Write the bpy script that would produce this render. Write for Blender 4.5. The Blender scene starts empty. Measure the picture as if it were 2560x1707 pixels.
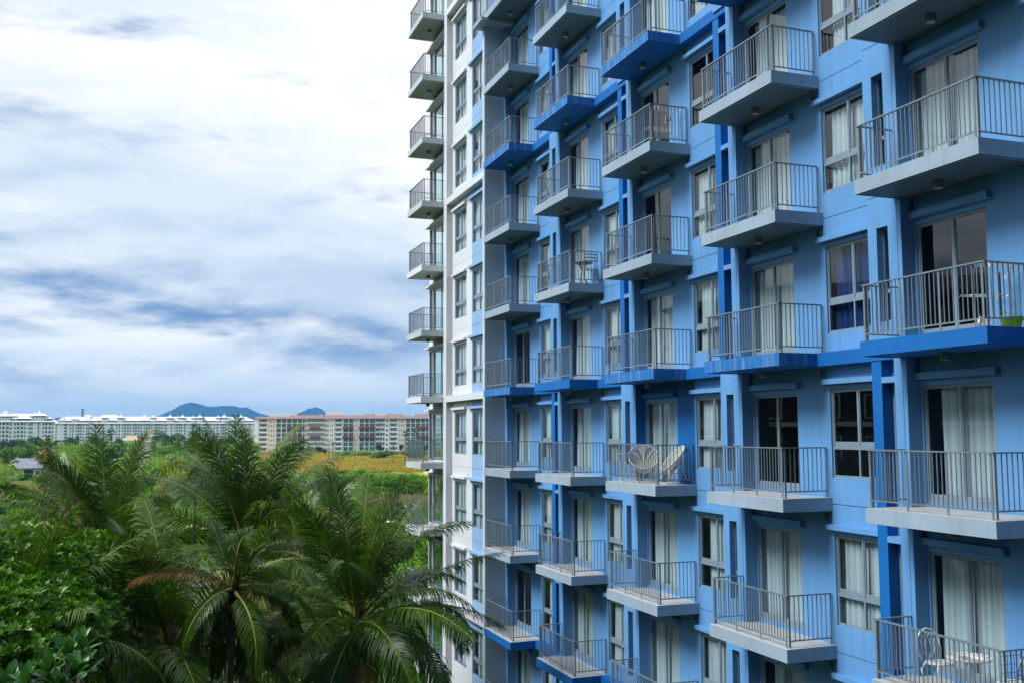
import bpy, math, random
import numpy as np
from mathutils import Vector, Matrix

# ------------------------------------------------------------------ camera, sky, sun, exposure
S = bpy.context.scene
COL = S.collection
ZC = 12.5                                   # eye height above the ground (m)
F_PX, PITCH, YAW, ROLL = 2477.3, 0.0903, 0.3516, 0.0036

cd = bpy.data.cameras.new('camera')
cam = bpy.data.objects.new('camera', cd)
COL.objects.link(cam)
cd.sensor_width = 36.0
cd.lens = F_PX / 2560 * 36.0
cd.clip_start = 0.2
cd.clip_end = 30000
_sy, _cy, _sp, _cp = math.sin(YAW), math.cos(YAW), math.sin(PITCH), math.cos(PITCH)
FWD = Vector((_sy * _cp, _cy * _cp, _sp))
RGT = Vector((_cy, -_sy, 0))
UPV = RGT.cross(FWD)
_r = RGT * math.cos(ROLL) - UPV * math.sin(ROLL)
_u = RGT * math.sin(ROLL) + UPV * math.cos(ROLL)
cam.matrix_world = Matrix(((_r.x, _u.x, -FWD.x, 0), (_r.y, _u.y, -FWD.y, 0), (_r.z, _u.z, -FWD.z, ZC), (0, 0, 0, 1)))
S.camera = cam

SUN_AZ, SUN_EL = math.radians(-87), math.radians(47)      # azimuth from +Y, clockwise
w = bpy.data.worlds.new('World')
S.world = w
w.use_nodes = True
wt = w.node_tree
wt.nodes.clear()


def N(tree, typ, **kw):
    n = tree.nodes.new(typ)
    for k, v in kw.items():
        setattr(n, k, v)
    return n


def wmath(op, a, b=None, clamp=False):
    n = N(wt, 'ShaderNodeMath', operation=op, use_clamp=clamp)
    for i, v in enumerate((a, b)):
        if v is None:
            continue
        if isinstance(v, (int, float)):
            n.inputs[i].default_value = v
        else:
            wt.links.new(v, n.inputs[i])
    return n.outputs[0]


def wmix(fac, a, b):
    n = N(wt, 'ShaderNodeMix', data_type='RGBA')
    for s, v in ((n.inputs[0], fac), (n.inputs[6], a), (n.inputs[7], b)):
        if isinstance(v, (int, float)):
            s.default_value = v
        elif isinstance(v, tuple):
            s.default_value = v
        else:
            wt.links.new(v, s)
    return n.outputs[2]


def wramp(fac, lo, hi):
    n = N(wt, 'ShaderNodeMapRange', interpolation_type='SMOOTHSTEP')
    wt.links.new(fac, n.inputs[0])
    n.inputs[1].default_value, n.inputs[2].default_value = lo, hi
    return n.outputs[0]


def wnoise(vec, scale, detail, rough, dist=0.0, off=(0, 0, 0), sc=(1, 1, 1)):
    mp = N(wt, 'ShaderNodeMapping')
    mp.inputs['Location'].default_value = off
    mp.inputs['Scale'].default_value = sc
    wt.links.new(vec, mp.inputs[0])
    n = N(wt, 'ShaderNodeTexNoise')
    n.inputs['Scale'].default_value = scale
    n.inputs['Detail'].default_value = detail
    n.inputs['Roughness'].default_value = rough
    n.inputs['Distortion'].default_value = dist
    wt.links.new(mp.outputs[0], n.inputs['Vector'])
    return n.outputs['Fac']


sky = N(wt, 'ShaderNodeTexSky', sky_type='NISHITA', sun_disc=False)
sky.sun_elevation, sky.sun_rotation = SUN_EL, SUN_AZ
sky.air_density, sky.dust_density = 1.0, 1.5
tc = N(wt, 'ShaderNodeTexCoord')
sx = N(wt, 'ShaderNodeSeparateXYZ')
wt.links.new(tc.outputs['Generated'], sx.inputs[0])
el = wmath('MAXIMUM', sx.outputs[2], 0.0)
den = wmath('ADD', el, 0.16)
cx = N(wt, 'ShaderNodeCombineXYZ')
wt.links.new(wmath('DIVIDE', sx.outputs[0], den), cx.inputs[0])
wt.links.new(wmath('DIVIDE', sx.outputs[1], den), cx.inputs[1])
P = cx.outputs[0]
SKY_OFF = (9.3, -10.6, 8.7)
big = wnoise(P, 0.42, 2, 0.5, 0.2, SKY_OFF)
mid = wnoise(P, 1.15, 9, 0.58, 0.25, (SKY_OFF[0] + 5, SKY_OFF[1] + 2, 2.0))
D3 = tc.outputs['Generated']
LS = (2.3, 2.3, 7.5)
lump = wnoise(D3, 2.0, 9, 0.58, 0.15, (4.0, 1.0, 1.3), LS)
lump_up = wnoise(D3, 2.0, 5, 0.58, 0.15, (4.0, 1.0, 1.47), LS)
relief = wmath('MULTIPLY', wmath('SUBTRACT', lump_up, lump), 1.1)   # lit tops, shaded bellies
# underside of the cloud sheet: broad masses, billows, wisps
thick = wmath('ADD', wmath('ADD', wmath('MULTIPLY', big, 0.62), wmath('MULTIPLY', mid, 0.30)), wmath('MULTIPLY', lump, 0.46))
thick = wmath('SUBTRACT', thick, wmath('MULTIPLY', wramp(el, 0.12, 0.27), 0.25))
thick = wmath('ADD', thick, relief)
dark = wramp(thick, 0.56, 0.83)
cloud = wmix(dark, (9.6, 9.8, 9.9, 1), (1.65, 2.95, 5.5, 1))
thin = wramp(wmath('ADD', mid, wmath('MULTIPLY', lump, 0.35)), 0.50, 0.80)
cloud = wmix(wmath('MULTIPLY', thin, 0.80), cloud, (6.3, 7.5, 8.7, 1))
cloud = wmix(wramp(el, 0.01, 0.11), wmix(0.72, cloud, (7.8, 8.6, 9.4, 1)), cloud)
gap = wmath('MULTIPLY', wramp(wnoise(P, 0.55, 5, 0.5, 0.2, (8, 3, 1)), 0.60, 0.74), 0.35)
skyc = wmix(gap, cloud, sky.outputs[0])
# the veil overhead, with the sun behind it, is far brighter than the cloud banks near the horizon
veil = N(wt, 'ShaderNodeVectorMath', operation='SCALE')
wt.links.new(skyc, veil.inputs[0])
wt.links.new(wmath('ADD', wmath('MULTIPLY', wramp(el, 0.40, 0.85), 0.25), 1.0), veil.inputs['Scale'])
skyc = veil.outputs[0]
bg = N(wt, 'ShaderNodeBackground')
bg.inputs['Strength'].default_value = 0.10
wt.links.new(skyc, bg.inputs['Color'])
wo = N(wt, 'ShaderNodeOutputWorld')
wt.links.new(bg.outputs[0], wo.inputs['Surface'])

sd = bpy.data.lights.new('sun', 'SUN')
sd.energy = 3.0
sd.angle = math.radians(24)
sd.color = (1.0, 0.985, 0.965)
sun = bpy.data.objects.new('sun', sd)
COL.objects.link(sun)
_sv = Vector((math.sin(SUN_AZ) * math.cos(SUN_EL), math.cos(SUN_AZ) * math.cos(SUN_EL), math.sin(SUN_EL)))
sun.rotation_euler = (-_sv).to_track_quat('-Z', 'Y').to_euler()

S.view_settings.view_transform = 'Standard'
S.view_settings.look = 'None'
S.view_settings.exposure = 0.18
S.view_settings.gamma = 1.0
S.view_settings.use_curve_mapping = False
S.render.engine = 'CYCLES'
S.cycles.max_bounces = 8
S.cycles.diffuse_bounces = 1
S.cycles.glossy_bounces = 3
S.cycles.transparent_max_bounces = 12
S.cycles.volume_bounces = 0
S.cycles.caustics_reflective = False
S.cycles.caustics_refractive = False
S.cycles.use_denoising = True


def at(px, py, D):
    """world point on the ray through photo pixel (px, py) (2560 wide) at horizontal distance D"""
    a, b = (px - 1280) / F_PX, -(py - 853.5) / F_PX
    d = FWD + _r * a + _u * b
    h = math.hypot(d.x, d.y)
    return Vector((0, 0, ZC)) + d * (D / h)


def on_ground(px, py, z=0.0):
    a, b = (px - 1280) / F_PX, -(py - 853.5) / F_PX
    d = FWD + _r * a + _u * b
    return Vector((0, 0, ZC)) + d * ((z - ZC) / d.z)


def in_frame(x, y, z, m=80):
    v = Vector((x, y, z - ZC))
    dz = v.dot(FWD)
    if dz < 0.3:
        return False
    X, Y = 1280 + F_PX * v.dot(_r) / dz, 853.5 - F_PX * v.dot(_u) / dz
    return -m < X < 2560 + m and -m < Y < 1707 + m


# ------------------------------------------------------------------ materials
def principled(name):
    m = bpy.data.materials.new(name)
    m.use_nodes = True
    t = m.node_tree
    return m, t, t.nodes['Principled BSDF']


def link(t, a, b):
    t.links.new(a, b)


def tex(t, kind, scale, detail=4, rough=0.55, coord='Object', sc=None, dist=0.0):
    c = N(t, 'ShaderNodeTexCoord')
    src = c.outputs[coord]
    if coord == 'World':
        pass
    if sc:
        mp = N(t, 'ShaderNodeMapping')
        mp.inputs['Scale'].default_value = sc
        link(t, src, mp.inputs[0])
        src = mp.outputs[0]
    n = N(t, 'ShaderNodeTexNoise')
    n.inputs['Scale'].default_value = scale
    n.inputs['Detail'].default_value = detail
    n.inputs['Roughness'].default_value = rough
    n.inputs['Distortion'].default_value = dist
    link(t, src, n.inputs['Vector'])
    return n.outputs['Fac']


def wpos_noise(t, scale, detail=4, rough=0.55, sc=None):
    g = N(t, 'ShaderNodeNewGeometry')
    src = g.outputs['Position']
    if sc:
        mp = N(t, 'ShaderNodeMapping')
        mp.inputs['Scale'].default_value = sc
        link(t, src, mp.inputs[0])
        src = mp.outputs[0]
    n = N(t, 'ShaderNodeTexNoise')
    n.inputs['Scale'].default_value = scale
    n.inputs['Detail'].default_value = detail
    n.inputs['Roughness'].default_value = rough
    link(t, src, n.inputs['Vector'])
    return n.outputs['Fac']


def ramp(t, fac, stops):
    r = N(t, 'ShaderNodeValToRGB')
    e = r.color_ramp.elements
    while len(e) < len(stops):
        e.new(0.5)
    for i, (p, c) in enumerate(stops):
        e[i].position = p
        e[i].color = (*c, 1)
    link(t, fac, r.inputs[0])
    return r.outputs[0]


def mixc(t, fac, a, b, mode='MIX'):
    n = N(t, 'ShaderNodeMix', data_type='RGBA', blend_type=mode)
    for s, v in ((n.inputs[0], fac), (n.inputs[6], a), (n.inputs[7], b)):
        if isinstance(v, (int, float)):
            s.default_value = v
        elif isinstance(v, tuple):
            s.default_value = (*v, 1) if len(v) == 3 else v
        else:
            link(t, v, s)
    return n.outputs[2]


def mul(c, k):
    return tuple(min(1.0, x * k) for x in c)


def plain(name, col, rough=0.6, metal=0.0, var=0.0, spec=0.5, scale=3.0):
    m, t, b = principled(name)
    b.inputs['Roughness'].default_value = rough
    b.inputs['Metallic'].default_value = metal
    b.inputs['Specular IOR Level'].default_value = spec
    if var:
        f = wpos_noise(t, scale, 5)
        link(t, ramp(t, f, [(0.3, mul(col, 1 - var)), (0.7, mul(col, 1 + var))]), b.inputs['Base Color'])
    else:
        b.inputs['Base Color'].default_value = (*col, 1)
    return m


def painted(name, col, streak=0.12, dirt=(0.18, 0.17, 0.15), rough=0.62, bump=0.12, blot=0.10):
    """painted render / concrete: broad unevenness, rain streaks running down, fine stipple"""
    m, t, b = principled(name)
    b.inputs['Roughness'].default_value = rough
    b.inputs['Specular IOR Level'].default_value = 0.35
    f1 = wpos_noise(t, 0.55, 5, 0.6)
    c = ramp(t, f1, [(0.30, mul(col, 1 - blot)), (0.70, mul(col, 1 + blot))])
    f2 = wpos_noise(t, 1.0, 6, 0.65, sc=(5.0, 5.0, 0.35))
    s = ramp(t, f2, [(0.47, (0, 0, 0)), (0.74, (1, 1, 1))])
    k = N(t, 'ShaderNodeMath', operation='MULTIPLY')
    link(t, s, k.inputs[0])
    k.inputs[1].default_value = streak
    c = mixc(t, k.outputs[0], c, tuple(0.45 * a + 0.55 * d for a, d in zip(col, dirt)))
    link(t, c, b.inputs['Base Color'])
    bp = N(t, 'ShaderNodeBump')
    bp.inputs['Strength'].default_value = bump
    bp.inputs['Distance'].default_value = 0.01
    link(t, wpos_noise(t, 28, 4, 0.7), bp.inputs['Height'])
    link(t, bp.outputs[0], b.inputs['Normal'])
    return m


def glass_mat(name, tint, base=0.07):
    m = bpy.data.materials.new(name)
    m.use_nodes = True
    t = m.node_tree
    t.nodes.clear()
    tr = N(t, 'ShaderNodeBsdfTransparent')
    tr.inputs[0].default_value = (*tint, 1)
    gl = N(t, 'ShaderNodeBsdfGlossy')
    gl.inputs['Roughness'].default_value = 0.0
    gl.inputs['Color'].default_value = (0.95, 0.98, 1.0, 1)
    bp = N(t, 'ShaderNodeBump')
    bp.inputs['Strength'].default_value = 0.02
    bp.inputs['Distance'].default_value = 0.05
    link(t, wpos_noise(t, 0.9, 1, 0.4), bp.inputs['Height'])
    link(t, bp.outputs[0], gl.inputs['Normal'])
    # Schlick reflectance of a thin pane, the same from either side
    g = N(t, 'ShaderNodeNewGeometry')
    dt = N(t, 'ShaderNodeVectorMath', operation='DOT_PRODUCT')
    link(t, g.outputs['Incoming'], dt.inputs[0])
    link(t, g.outputs['Normal'], dt.inputs[1])

    def mth(op, x, y=None):
        n = N(t, 'ShaderNodeMath', operation=op, use_clamp=op == 'MULTIPLY_ADD')
        for q, val in enumerate((x, y)):
            if val is not None:
                if isinstance(val, (int, float)):
                    n.inputs[q].default_value = val
                else:
                    link(t, val, n.inputs[q])
        return n
    s5 = mth('POWER', mth('SUBTRACT', 1.0, mth('ABSOLUTE', dt.outputs['Value']).outputs[0]).outputs[0], 5.0)
    k = mth('MULTIPLY_ADD', s5.outputs[0], 0.92)
    k.inputs[2].default_value = base
    mx = N(t, 'ShaderNodeMixShader')
    link(t, k.outputs[0], mx.inputs[0])
    link(t, tr.outputs[0], mx.inputs[1])
    link(t, gl.outputs[0], mx.inputs[2])
    o = N(t, 'ShaderNodeOutputMaterial')
    link(t, mx.outputs[0], o.inputs[0])
    return m


def cloth_mat(name, col, trans=0.35):
    m = bpy.data.materials.new(name)
    m.use_nodes = True
    t = m.node_tree
    t.nodes.clear()
    d = N(t, 'ShaderNodeBsdfDiffuse')
    r = N(t, 'ShaderNodeBsdfTranslucent')
    d.inputs[0].default_value = (*col, 1)
    r.inputs[0].default_value = (*col, 1)
    mx = N(t, 'ShaderNodeMixShader')
    mx.inputs[0].default_value = trans
    link(t, d.outputs[0], mx.inputs[1])
    link(t, r.outputs[0], mx.inputs[2])
    o = N(t, 'ShaderNodeOutputMaterial')
    link(t, mx.outputs[0], o.inputs[0])
    return m


def leaf_mat(name, dark, light, nscale=1.2, rough=0.42, trans=0.25, spec=0.5, objvar=0.25, tip=None):
    m, t, b = principled(name)
    f = wpos_noise(t, nscale, 3, 0.7)
    c = ramp(t, f, [(0.28, dark), (0.72, light)])
    oi = N(t, 'ShaderNodeObjectInfo')
    hv = N(t, 'ShaderNodeHueSaturation')
    mr = N(t, 'ShaderNodeMapRange')
    link(t, oi.outputs['Random'], mr.inputs[0])
    mr.inputs[3].default_value, mr.inputs[4].default_value = 1 - objvar, 1 + objvar
    link(t, mr.outputs[0], hv.inputs['Value'])
    mr2 = N(t, 'ShaderNodeMapRange')
    link(t, oi.outputs['Random'], mr2.inputs[0])
    mr2.inputs[3].default_value, mr2.inputs[4].default_value = 0.512, 0.482
    link(t, mr2.outputs[0], hv.inputs['Hue'])
    link(t, c, hv.inputs['Color'])
    c = hv.outputs[0]
    link(t, c, b.inputs['Base Color'])
    b.inputs['Roughness'].default_value = rough
    b.inputs['Specular IOR Level'].default_value = spec
    tl = N(t, 'ShaderNodeBsdfTranslucent')
    link(t, mixc(t, 1.0, c, (1.0, 1.0, 0.45), 'MULTIPLY'), tl.inputs[0])
    mx = N(t, 'ShaderNodeMixShader')
    mx.inputs[0].default_value = trans
    link(t, b.outputs[0], mx.inputs[1])
    link(t, tl.outputs[0], mx.inputs[2])
    out = t.nodes['Material Output']
    link(t, mx.outputs[0], out.inputs['Surface'])
    return m


M = {}
M['blue'] = painted('light_blue_paint', (0.140, 0.375, 0.745), 0.55, (0.10, 0.20, 0.32))
M['blue2'] = painted('grey_blue_paint', (0.46, 0.60, 0.74), 0.40, (0.12, 0.2, 0.3))
M['bright'] = painted('bright_blue_paint', (0.003, 0.155, 0.52), 0.35, (0.02, 0.1, 0.3))
M['brightworn'] = painted('worn_bright_blue_paint', (0.012, 0.18, 0.55), 0.85, (0.45, 0.6, 0.8))
M['white'] = painted('white_wall_paint', (0.75, 0.79, 0.83), 0.16, (0.45, 0.46, 0.46), blot=0.03)
M['stripe'] = painted('pale_blue_paint', (0.30, 0.50, 0.78), 0.06, (0.3, 0.4, 0.55))
M['concrete'] = painted('grey_painted_concrete', (0.35, 0.465, 0.57), 0.5, (0.18, 0.22, 0.25), blot=0.15)
M['tile'] = painted('balcony_floor_tile', (0.55, 0.56, 0.56), 0.1)
M['metal'] = plain('grey_railing_metal', (0.21, 0.27, 0.32), 0.36, 0.1, 0.12)
M['alu'] = plain('aluminium_frame', (0.23, 0.32, 0.40), 0.42, 0.0, 0.08)
M['glass'] = glass_mat('window_glass', (0.85, 0.945, 0.97), 0.08)
M['glassc'] = glass_mat('clear_green_glass', (0.75, 0.92, 0.86), 0.08)
M['sheer'] = cloth_mat('sheer_curtain', (0.78, 0.88, 0.92), 0.25)
M['pconc'] = painted('pale_painted_concrete', (0.56, 0.62, 0.66), 0.26, (0.25, 0.28, 0.30))
M['psoffit'] = painted('pale_shaded_soffit', (0.34, 0.38, 0.37), 0.15, (0.2, 0.22, 0.2))  # white block undersides: part of their shade is put into this tone
M['soffit'] = painted('shade_darkened_soffit', (0.12, 0.19, 0.24), 0.3, (0.1, 0.12, 0.13))  # slab undersides: their shade is darkened into the colour
M['wing'] = plain('dark_blocker_render', (0.05, 0.065, 0.08), 0.9, 0, 0.2)  # kept dark so the unseen wing bounces little light
M['navy'] = cloth_mat('navy_curtain', (0.02, 0.06, 0.22), 0.1)
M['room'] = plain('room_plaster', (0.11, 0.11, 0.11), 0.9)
M['dark'] = plain('dark_grille', (0.03, 0.035, 0.04), 0.7)
M['lamp'] = plain('lamp_housing', (0.20, 0.22, 0.23), 0.45, 0.2)
M['lens'] = plain('lamp_lens', (0.6, 0.6, 0.58), 0.25)


# ------------------------------------------------------------------ mesh helpers
class MB:
    def __init__(s):
        s.v, s.f, s.m, s.mats = [], [], [], []

    def mi(s, mat):
        if mat not in s.mats:
            s.mats.append(mat)
        return s.mats.index(mat)

    def face(s, pts, mat):
        i = len(s.v)
        s.v += [tuple(p) for p in pts]
        s.f.append(tuple(range(i, i + len(pts))))
        s.m.append(s.mi(mat))

    def box(s, x0, x1, y0, y1, z0, z1, mat, top=None, bottom=None):
        x0, x1 = min(x0, x1), max(x0, x1)
        y0, y1 = min(y0, y1), max(y0, y1)
        z0, z1 = min(z0, z1), max(z0, z1)
        i = len(s.v)
        s.v += [(x0, y0, z0), (x1, y0, z0), (x1, y1, z0), (x0, y1, z0), (x0, y0, z1), (x1, y0, z1), (x1, y1, z1), (x0, y1, z1)]
        for q, mt in (((0, 3, 2, 1), bottom or mat), ((4, 5, 6, 7), top or mat), ((0, 1, 5, 4), mat), ((1, 2, 6, 5), mat), ((2, 3, 7, 6), mat), ((3, 0, 4, 7), mat)):
            s.f.append(tuple(i + k for k in q))
            s.m.append(s.mi(mt))

    def obox(s, p0, p1, wdt, hgt, mat, up=(0, 0, 1)):
        p0, p1 = Vector(p0), Vector(p1)
        d = (p1 - p0).normalized()
        u = Vector(up)
        if abs(d.dot(u)) > 0.95:
            u = Vector((0, 1, 0))
        a = d.cross(u).normalized() * (wdt / 2)
        b = a.cross(d).normalized() * (hgt / 2)
        i = len(s.v)
        for p in (p0, p1):
            s.v += [tuple(p + a + b), tuple(p - a + b), tuple(p - a - b), tuple(p + a - b)]
        for q in ((0, 1, 2, 3), (7, 6, 5, 4), (0, 4, 5, 1), (1, 5, 6, 2), (2, 6, 7, 3), (3, 7, 4, 0)):
            s.f.append(tuple(i + k for k in q))
            s.m.append(s.mi(mat))

    def tube(s, pts, rads, mat, n=6, cap=True):
        pts = [Vector(p) for p in pts]
        if isinstance(rads, (int, float)):
            rads = [rads] * len(pts)
        i0 = len(s.v)
        prev = None
        for k, p in enumerate(pts):
            d = (pts[min(k + 1, len(pts) - 1)] - pts[max(k - 1, 0)]).normalized()
            if prev is None:
                a = d.cross(Vector((0, 0, 1)) if abs(d.z) < 0.9 else Vector((1, 0, 0))).normalized()
            else:
                a = (prev - d * prev.dot(d)).normalized()
            prev = a
            b = d.cross(a)
            for j in range(n):
                an = 2 * math.pi * j / n
                s.v.append(tuple(p + (a * math.cos(an) + b * math.sin(an)) * rads[k]))
        mi = s.mi(mat)
        for k in range(len(pts) - 1):
            for j in range(n):
                s.f.append((i0 + k * n + j, i0 + k * n + (j + 1) % n, i0 + (k + 1) * n + (j + 1) % n, i0 + (k + 1) * n + j))
                s.m.append(mi)
        if cap:
            s.f.append(tuple(i0 + j for j in reversed(range(n))))
            s.f.append(tuple(i0 + (len(pts) - 1) * n + j for j in range(n)))
            s.m += [mi, mi]

    def lathe(s, prof, mat, n=16, c=(0, 0, 0)):
        i0 = len(s.v)
        for r, z in prof:
            for j in range(n):
                an = 2 * math.pi * j / n
                s.v.append((c[0] + r * math.cos(an), c[1] + r * math.sin(an), c[2] + z))
        mi = s.mi(mat)
        for k in range(len(prof) - 1):
            for j in range(n):
                s.f.append((i0 + k * n + j, i0 + k * n + (j + 1) % n, i0 + (k + 1) * n + (j + 1) % n, i0 + (k + 1) * n + j))
                s.m.append(mi)
        s.f.append(tuple(i0 + j for j in reversed(range(n))))
        s.f.append(tuple(i0 + (len(prof) - 1) * n + j for j in range(n)))
        s.m += [mi, mi]

    def grid(s, y0, y1, z0, z1, xf, xb, holes, mat, reveal=None, back=True):
        """slab in the y-z plane between x=xf (front) and x=xb with rectangular holes; no inner faces"""
        reveal = reveal or mat
        ys = sorted({y0, y1, *[v for h in holes for v in h[:2]]})
        zs = sorted({z0, z1, *[v for h in holes for v in h[2:]]})
        ys = [v for v in ys if y0 <= v <= y1]
        zs = [v for v in zs if z0 <= v <= z1]

        def solid(i, j):
            if i < 0 or j < 0 or i >= len(ys) - 1 or j >= len(zs) - 1:
                return None
            yc, zc = (ys[i] + ys[i + 1]) / 2, (zs[j] + zs[j + 1]) / 2
            return not any(h[0] < yc < h[1] and h[2] < zc < h[3] for h in holes)
        for i in range(len(ys) - 1):
            for j in range(len(zs) - 1):
                if not solid(i, j):
                    continue
                a, b, c, d = ys[i], ys[i + 1], zs[j], zs[j + 1]
                s.face([(xf, b, c), (xf, a, c), (xf, a, d), (xf, b, d)] if xf < xb else [(xf, a, c), (xf, b, c), (xf, b, d), (xf, a, d)], mat)
                if back:
                    s.face([(xb, a, c), (xb, b, c), (xb, b, d), (xb, a, d)] if xf < xb else [(xb, b, c), (xb, a, c), (xb, a, d), (xb, b, d)], mat)
                for di, dj, q in ((-1, 0, ((a, c), (a, d))), (1, 0, ((b, d), (b, c))), (0, -1, ((b, c), (a, c))), (0, 1, ((a, d), (b, d)))):
                    n = solid(i + di, j + dj)
                    if not n:
                        (ya, za), (yb, zb) = q
                        s.face([(xf, ya, za), (xb, ya, za), (xb, yb, zb), (xf, yb, zb)], reveal if n is False else mat)

    def mesh(s, name, smooth=False):
        me = bpy.data.meshes.new(name)
        me.from_pydata(s.v, [], s.f)
        for m in s.mats:
            me.materials.append(m)
        me.polygons.foreach_set('material_index', s.m)
        if smooth:
            me.polygons.foreach_set('use_smooth', [True] * len(s.f))
        me.update()
        return me


def fast_mesh(name, verts, faces, mats, mat_idx=None, smooth=False):
    """verts (n,3) array, faces (m,k) int array with one k"""
    me = bpy.data.meshes.new(name)
    verts = np.asarray(verts, np.float32)
    faces = np.asarray(faces, np.int32)
    m, k = faces.shape
    me.vertices.add(len(verts))
    me.vertices.foreach_set('co', verts.ravel())
    me.loops.add(m * k)
    me.loops.foreach_set('vertex_index', faces.ravel())
    me.polygons.add(m)
    me.polygons.foreach_set('loop_start', np.arange(0, m * k, k, dtype=np.int32))
    for mt in mats:
        me.materials.append(mt)
    if mat_idx is not None:
        me.polygons.foreach_set('material_index', np.asarray(mat_idx, np.int32))
    if smooth:
        me.polygons.foreach_set('use_smooth', np.ones(m, bool))
    me.update(calc_edges=True)
    return me


WLOC = {}


def put(name, data, loc, parent=None, rot=None, scale=None, label=None, kind=None):
    """link one object; loc is its place in the world (parents here are never rotated unless rot is given to them)"""
    o = bpy.data.objects.new(name, data)
    COL.objects.link(o)
    loc = Vector(loc)
    if parent is not None:
        o.parent = parent
        o.location = loc - WLOC[parent.name]
    else:
        o.location = loc
    WLOC[o.name] = loc
    if rot:
        o.rotation_euler = rot
    if scale is not None:
        o.scale = (scale,) * 3 if isinstance(scale, (int, float)) else scale
    if label:
        o['label'] = label
    if kind:
        o['kind'] = kind
    return o


def thing(name, loc, label, cat, data=None, group=None, rot=None, scale=None):
    o = put(name, data, loc, rot=rot, scale=scale, label=label)
    o['category'] = cat
    if group:
        o['group'] = group
    return o


def child(name, data, parent, loc=(0, 0, 0), rot=None, label=None, kind=None, scale=None):
    """child placed in its parent's own frame"""
    o = bpy.data.objects.new(name, data)
    COL.objects.link(o)
    o.parent = parent
    o.location = loc
    if rot:
        o.rotation_euler = rot
    if scale is not None:
        o.scale = (scale,) * 3 if isinstance(scale, (int, float)) else scale
    if label:
        o['label'] = label
    if kind:
        o['kind'] = kind
    return o

# ------------------------------------------------------------------ the apartment building
# bay frame: x = metres behind the facade (negative = out towards the air), y = away from the camera, z = up from the floor
BAY, FH, XW = 5.246, 2.9, 12.97
BX = {c: 21.936 - BAY * (c - 3) for c in range(0, 8)}
FZ = {r: 1.557 + ZC - FH * r for r in range(-8, 6)}          # floor heights, row 0 = the blue row just above the eye
LOW, HIGH = -0.13, 2.77                                        # a storey's wall panel runs joint to joint
BLUE_ROWS = (-6, -3, 0, 3)

B = put('apartment_building', None, (XW, 20, 0), label='tall pale blue and white apartment block with rows of railed balconies')
B['category'] = 'building'

# fin cells: which columns carry a bright blue fin in each block of three storeys
FIN = {}
for c in range(1, 8):
    for r in range(-7, 6):
        zone = (r + 6) // 3 if r >= -6 else -1                 # rows -6..-4, -3..-1, 0..2, 3..5 hang below a blue ledge
        FIN[c, r] = False
for r in (-2, -1, 0):
    FIN[3, r] = FIN[4, r] = True
for r in (-5, -4, -3):
    FIN[2, r] = FIN[5, r] = True
for r in (1, 2, 3):
    FIN[2, r] = FIN[5, r] = True
for r in (4, 5):
    FIN[3, r] = FIN[4, r] = True

DOOR = (1.05, 2.65, 0.06, 2.13)
WIN = (3.62, 5.21, 0.40, 2.17)
SLIT = (3.03, 3.33, 0.42, 2.18)


def lib_wall(first=False):
    m = MB()
    holes = [DOOR]
    y1 = BAY - 0.0
    if first:
        y1 = 2.98
    else:
        holes += [WIN, (3.0, 3.38, 0.40, 2.20)]
    m.grid(0, y1, LOW + 0.007, HIGH - 0.007, 0.0, 0.13, holes, M['blue'])
    return m.mesh('wall_panel')


def lib_block(fin):
    """the thick pier between the window and the balcony door"""
    m = MB()
    z0, z1 = LOW + 0.007, HIGH - 0.007
    if not fin:
        m.box(-0.30, -0.001, 2.69, 2.785, z0, z1, M['blue'])
        m.grid(2.795, 3.57, z0, z1, -0.30, -0.001, [SLIT], M['blue'])
    else:
        m.box(-0.30, -0.001, 2.69, 2.785, z0, z1, M['blue'])
        m.box(-0.30, -0.001, 2.795, 3.0, z0, z1, M['blue'])
        m.box(-0.255, -0.001, 3.002, 3.398, 2.21, 2.32, M['blue'])
    return m.mesh('pier')


def lib_fin():
    m = MB()
    m.box(-0.245, -0.002, 3.40, 3.66, LOW, HIGH, M['bright'])
    return m.mesh('blue_fin')


def frame_mesh(y0, y1, z0, z1, ymid, zmid, x0=0.035, x1=0.085, bar=0.038, bottom=0.05, sash=True):
    """outer frame with mullion/transom plus slightly deeper sash rails; returns frame mesh and pane rectangles"""
    m = MB()
    ys = [y0 + bar] + ([ymid - 0.02, ymid + 0.02] if ymid else []) + [y1 - bar]
    zs = [z0 + bottom] + ([zmid - 0.035, zmid + 0.035] if zmid else []) + [z1 - bar]
    panes = [(ys[i], ys[i + 1], zs[j], zs[j + 1]) for i in range(0, len(ys), 2) for j in range(0, len(zs), 2)]
    m.grid(y0, y1, z0, z1, x0, x1, panes, M['alu'])
    if sash:
        for a, b, c, d in panes:
            if (d - c) > 0.8 and (b - a) > 0.3:
                wd = 0.024
                m.grid(a + 0.002, b - 0.002, c + 0.002, d - 0.002, x0 + 0.012, x0 + 0.04, [(a + wd, b - wd, c + wd + 0.06, d - wd)], M['alu'])
    return m.mesh('frame'), panes


def pane_mesh(r, x, mat):
    a, b, c, d = r
    m = MB()
    m.face([(x, b, c), (x, a, c), (x, a, d), (x, b, d)], mat)
    return m.mesh('pane')


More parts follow.
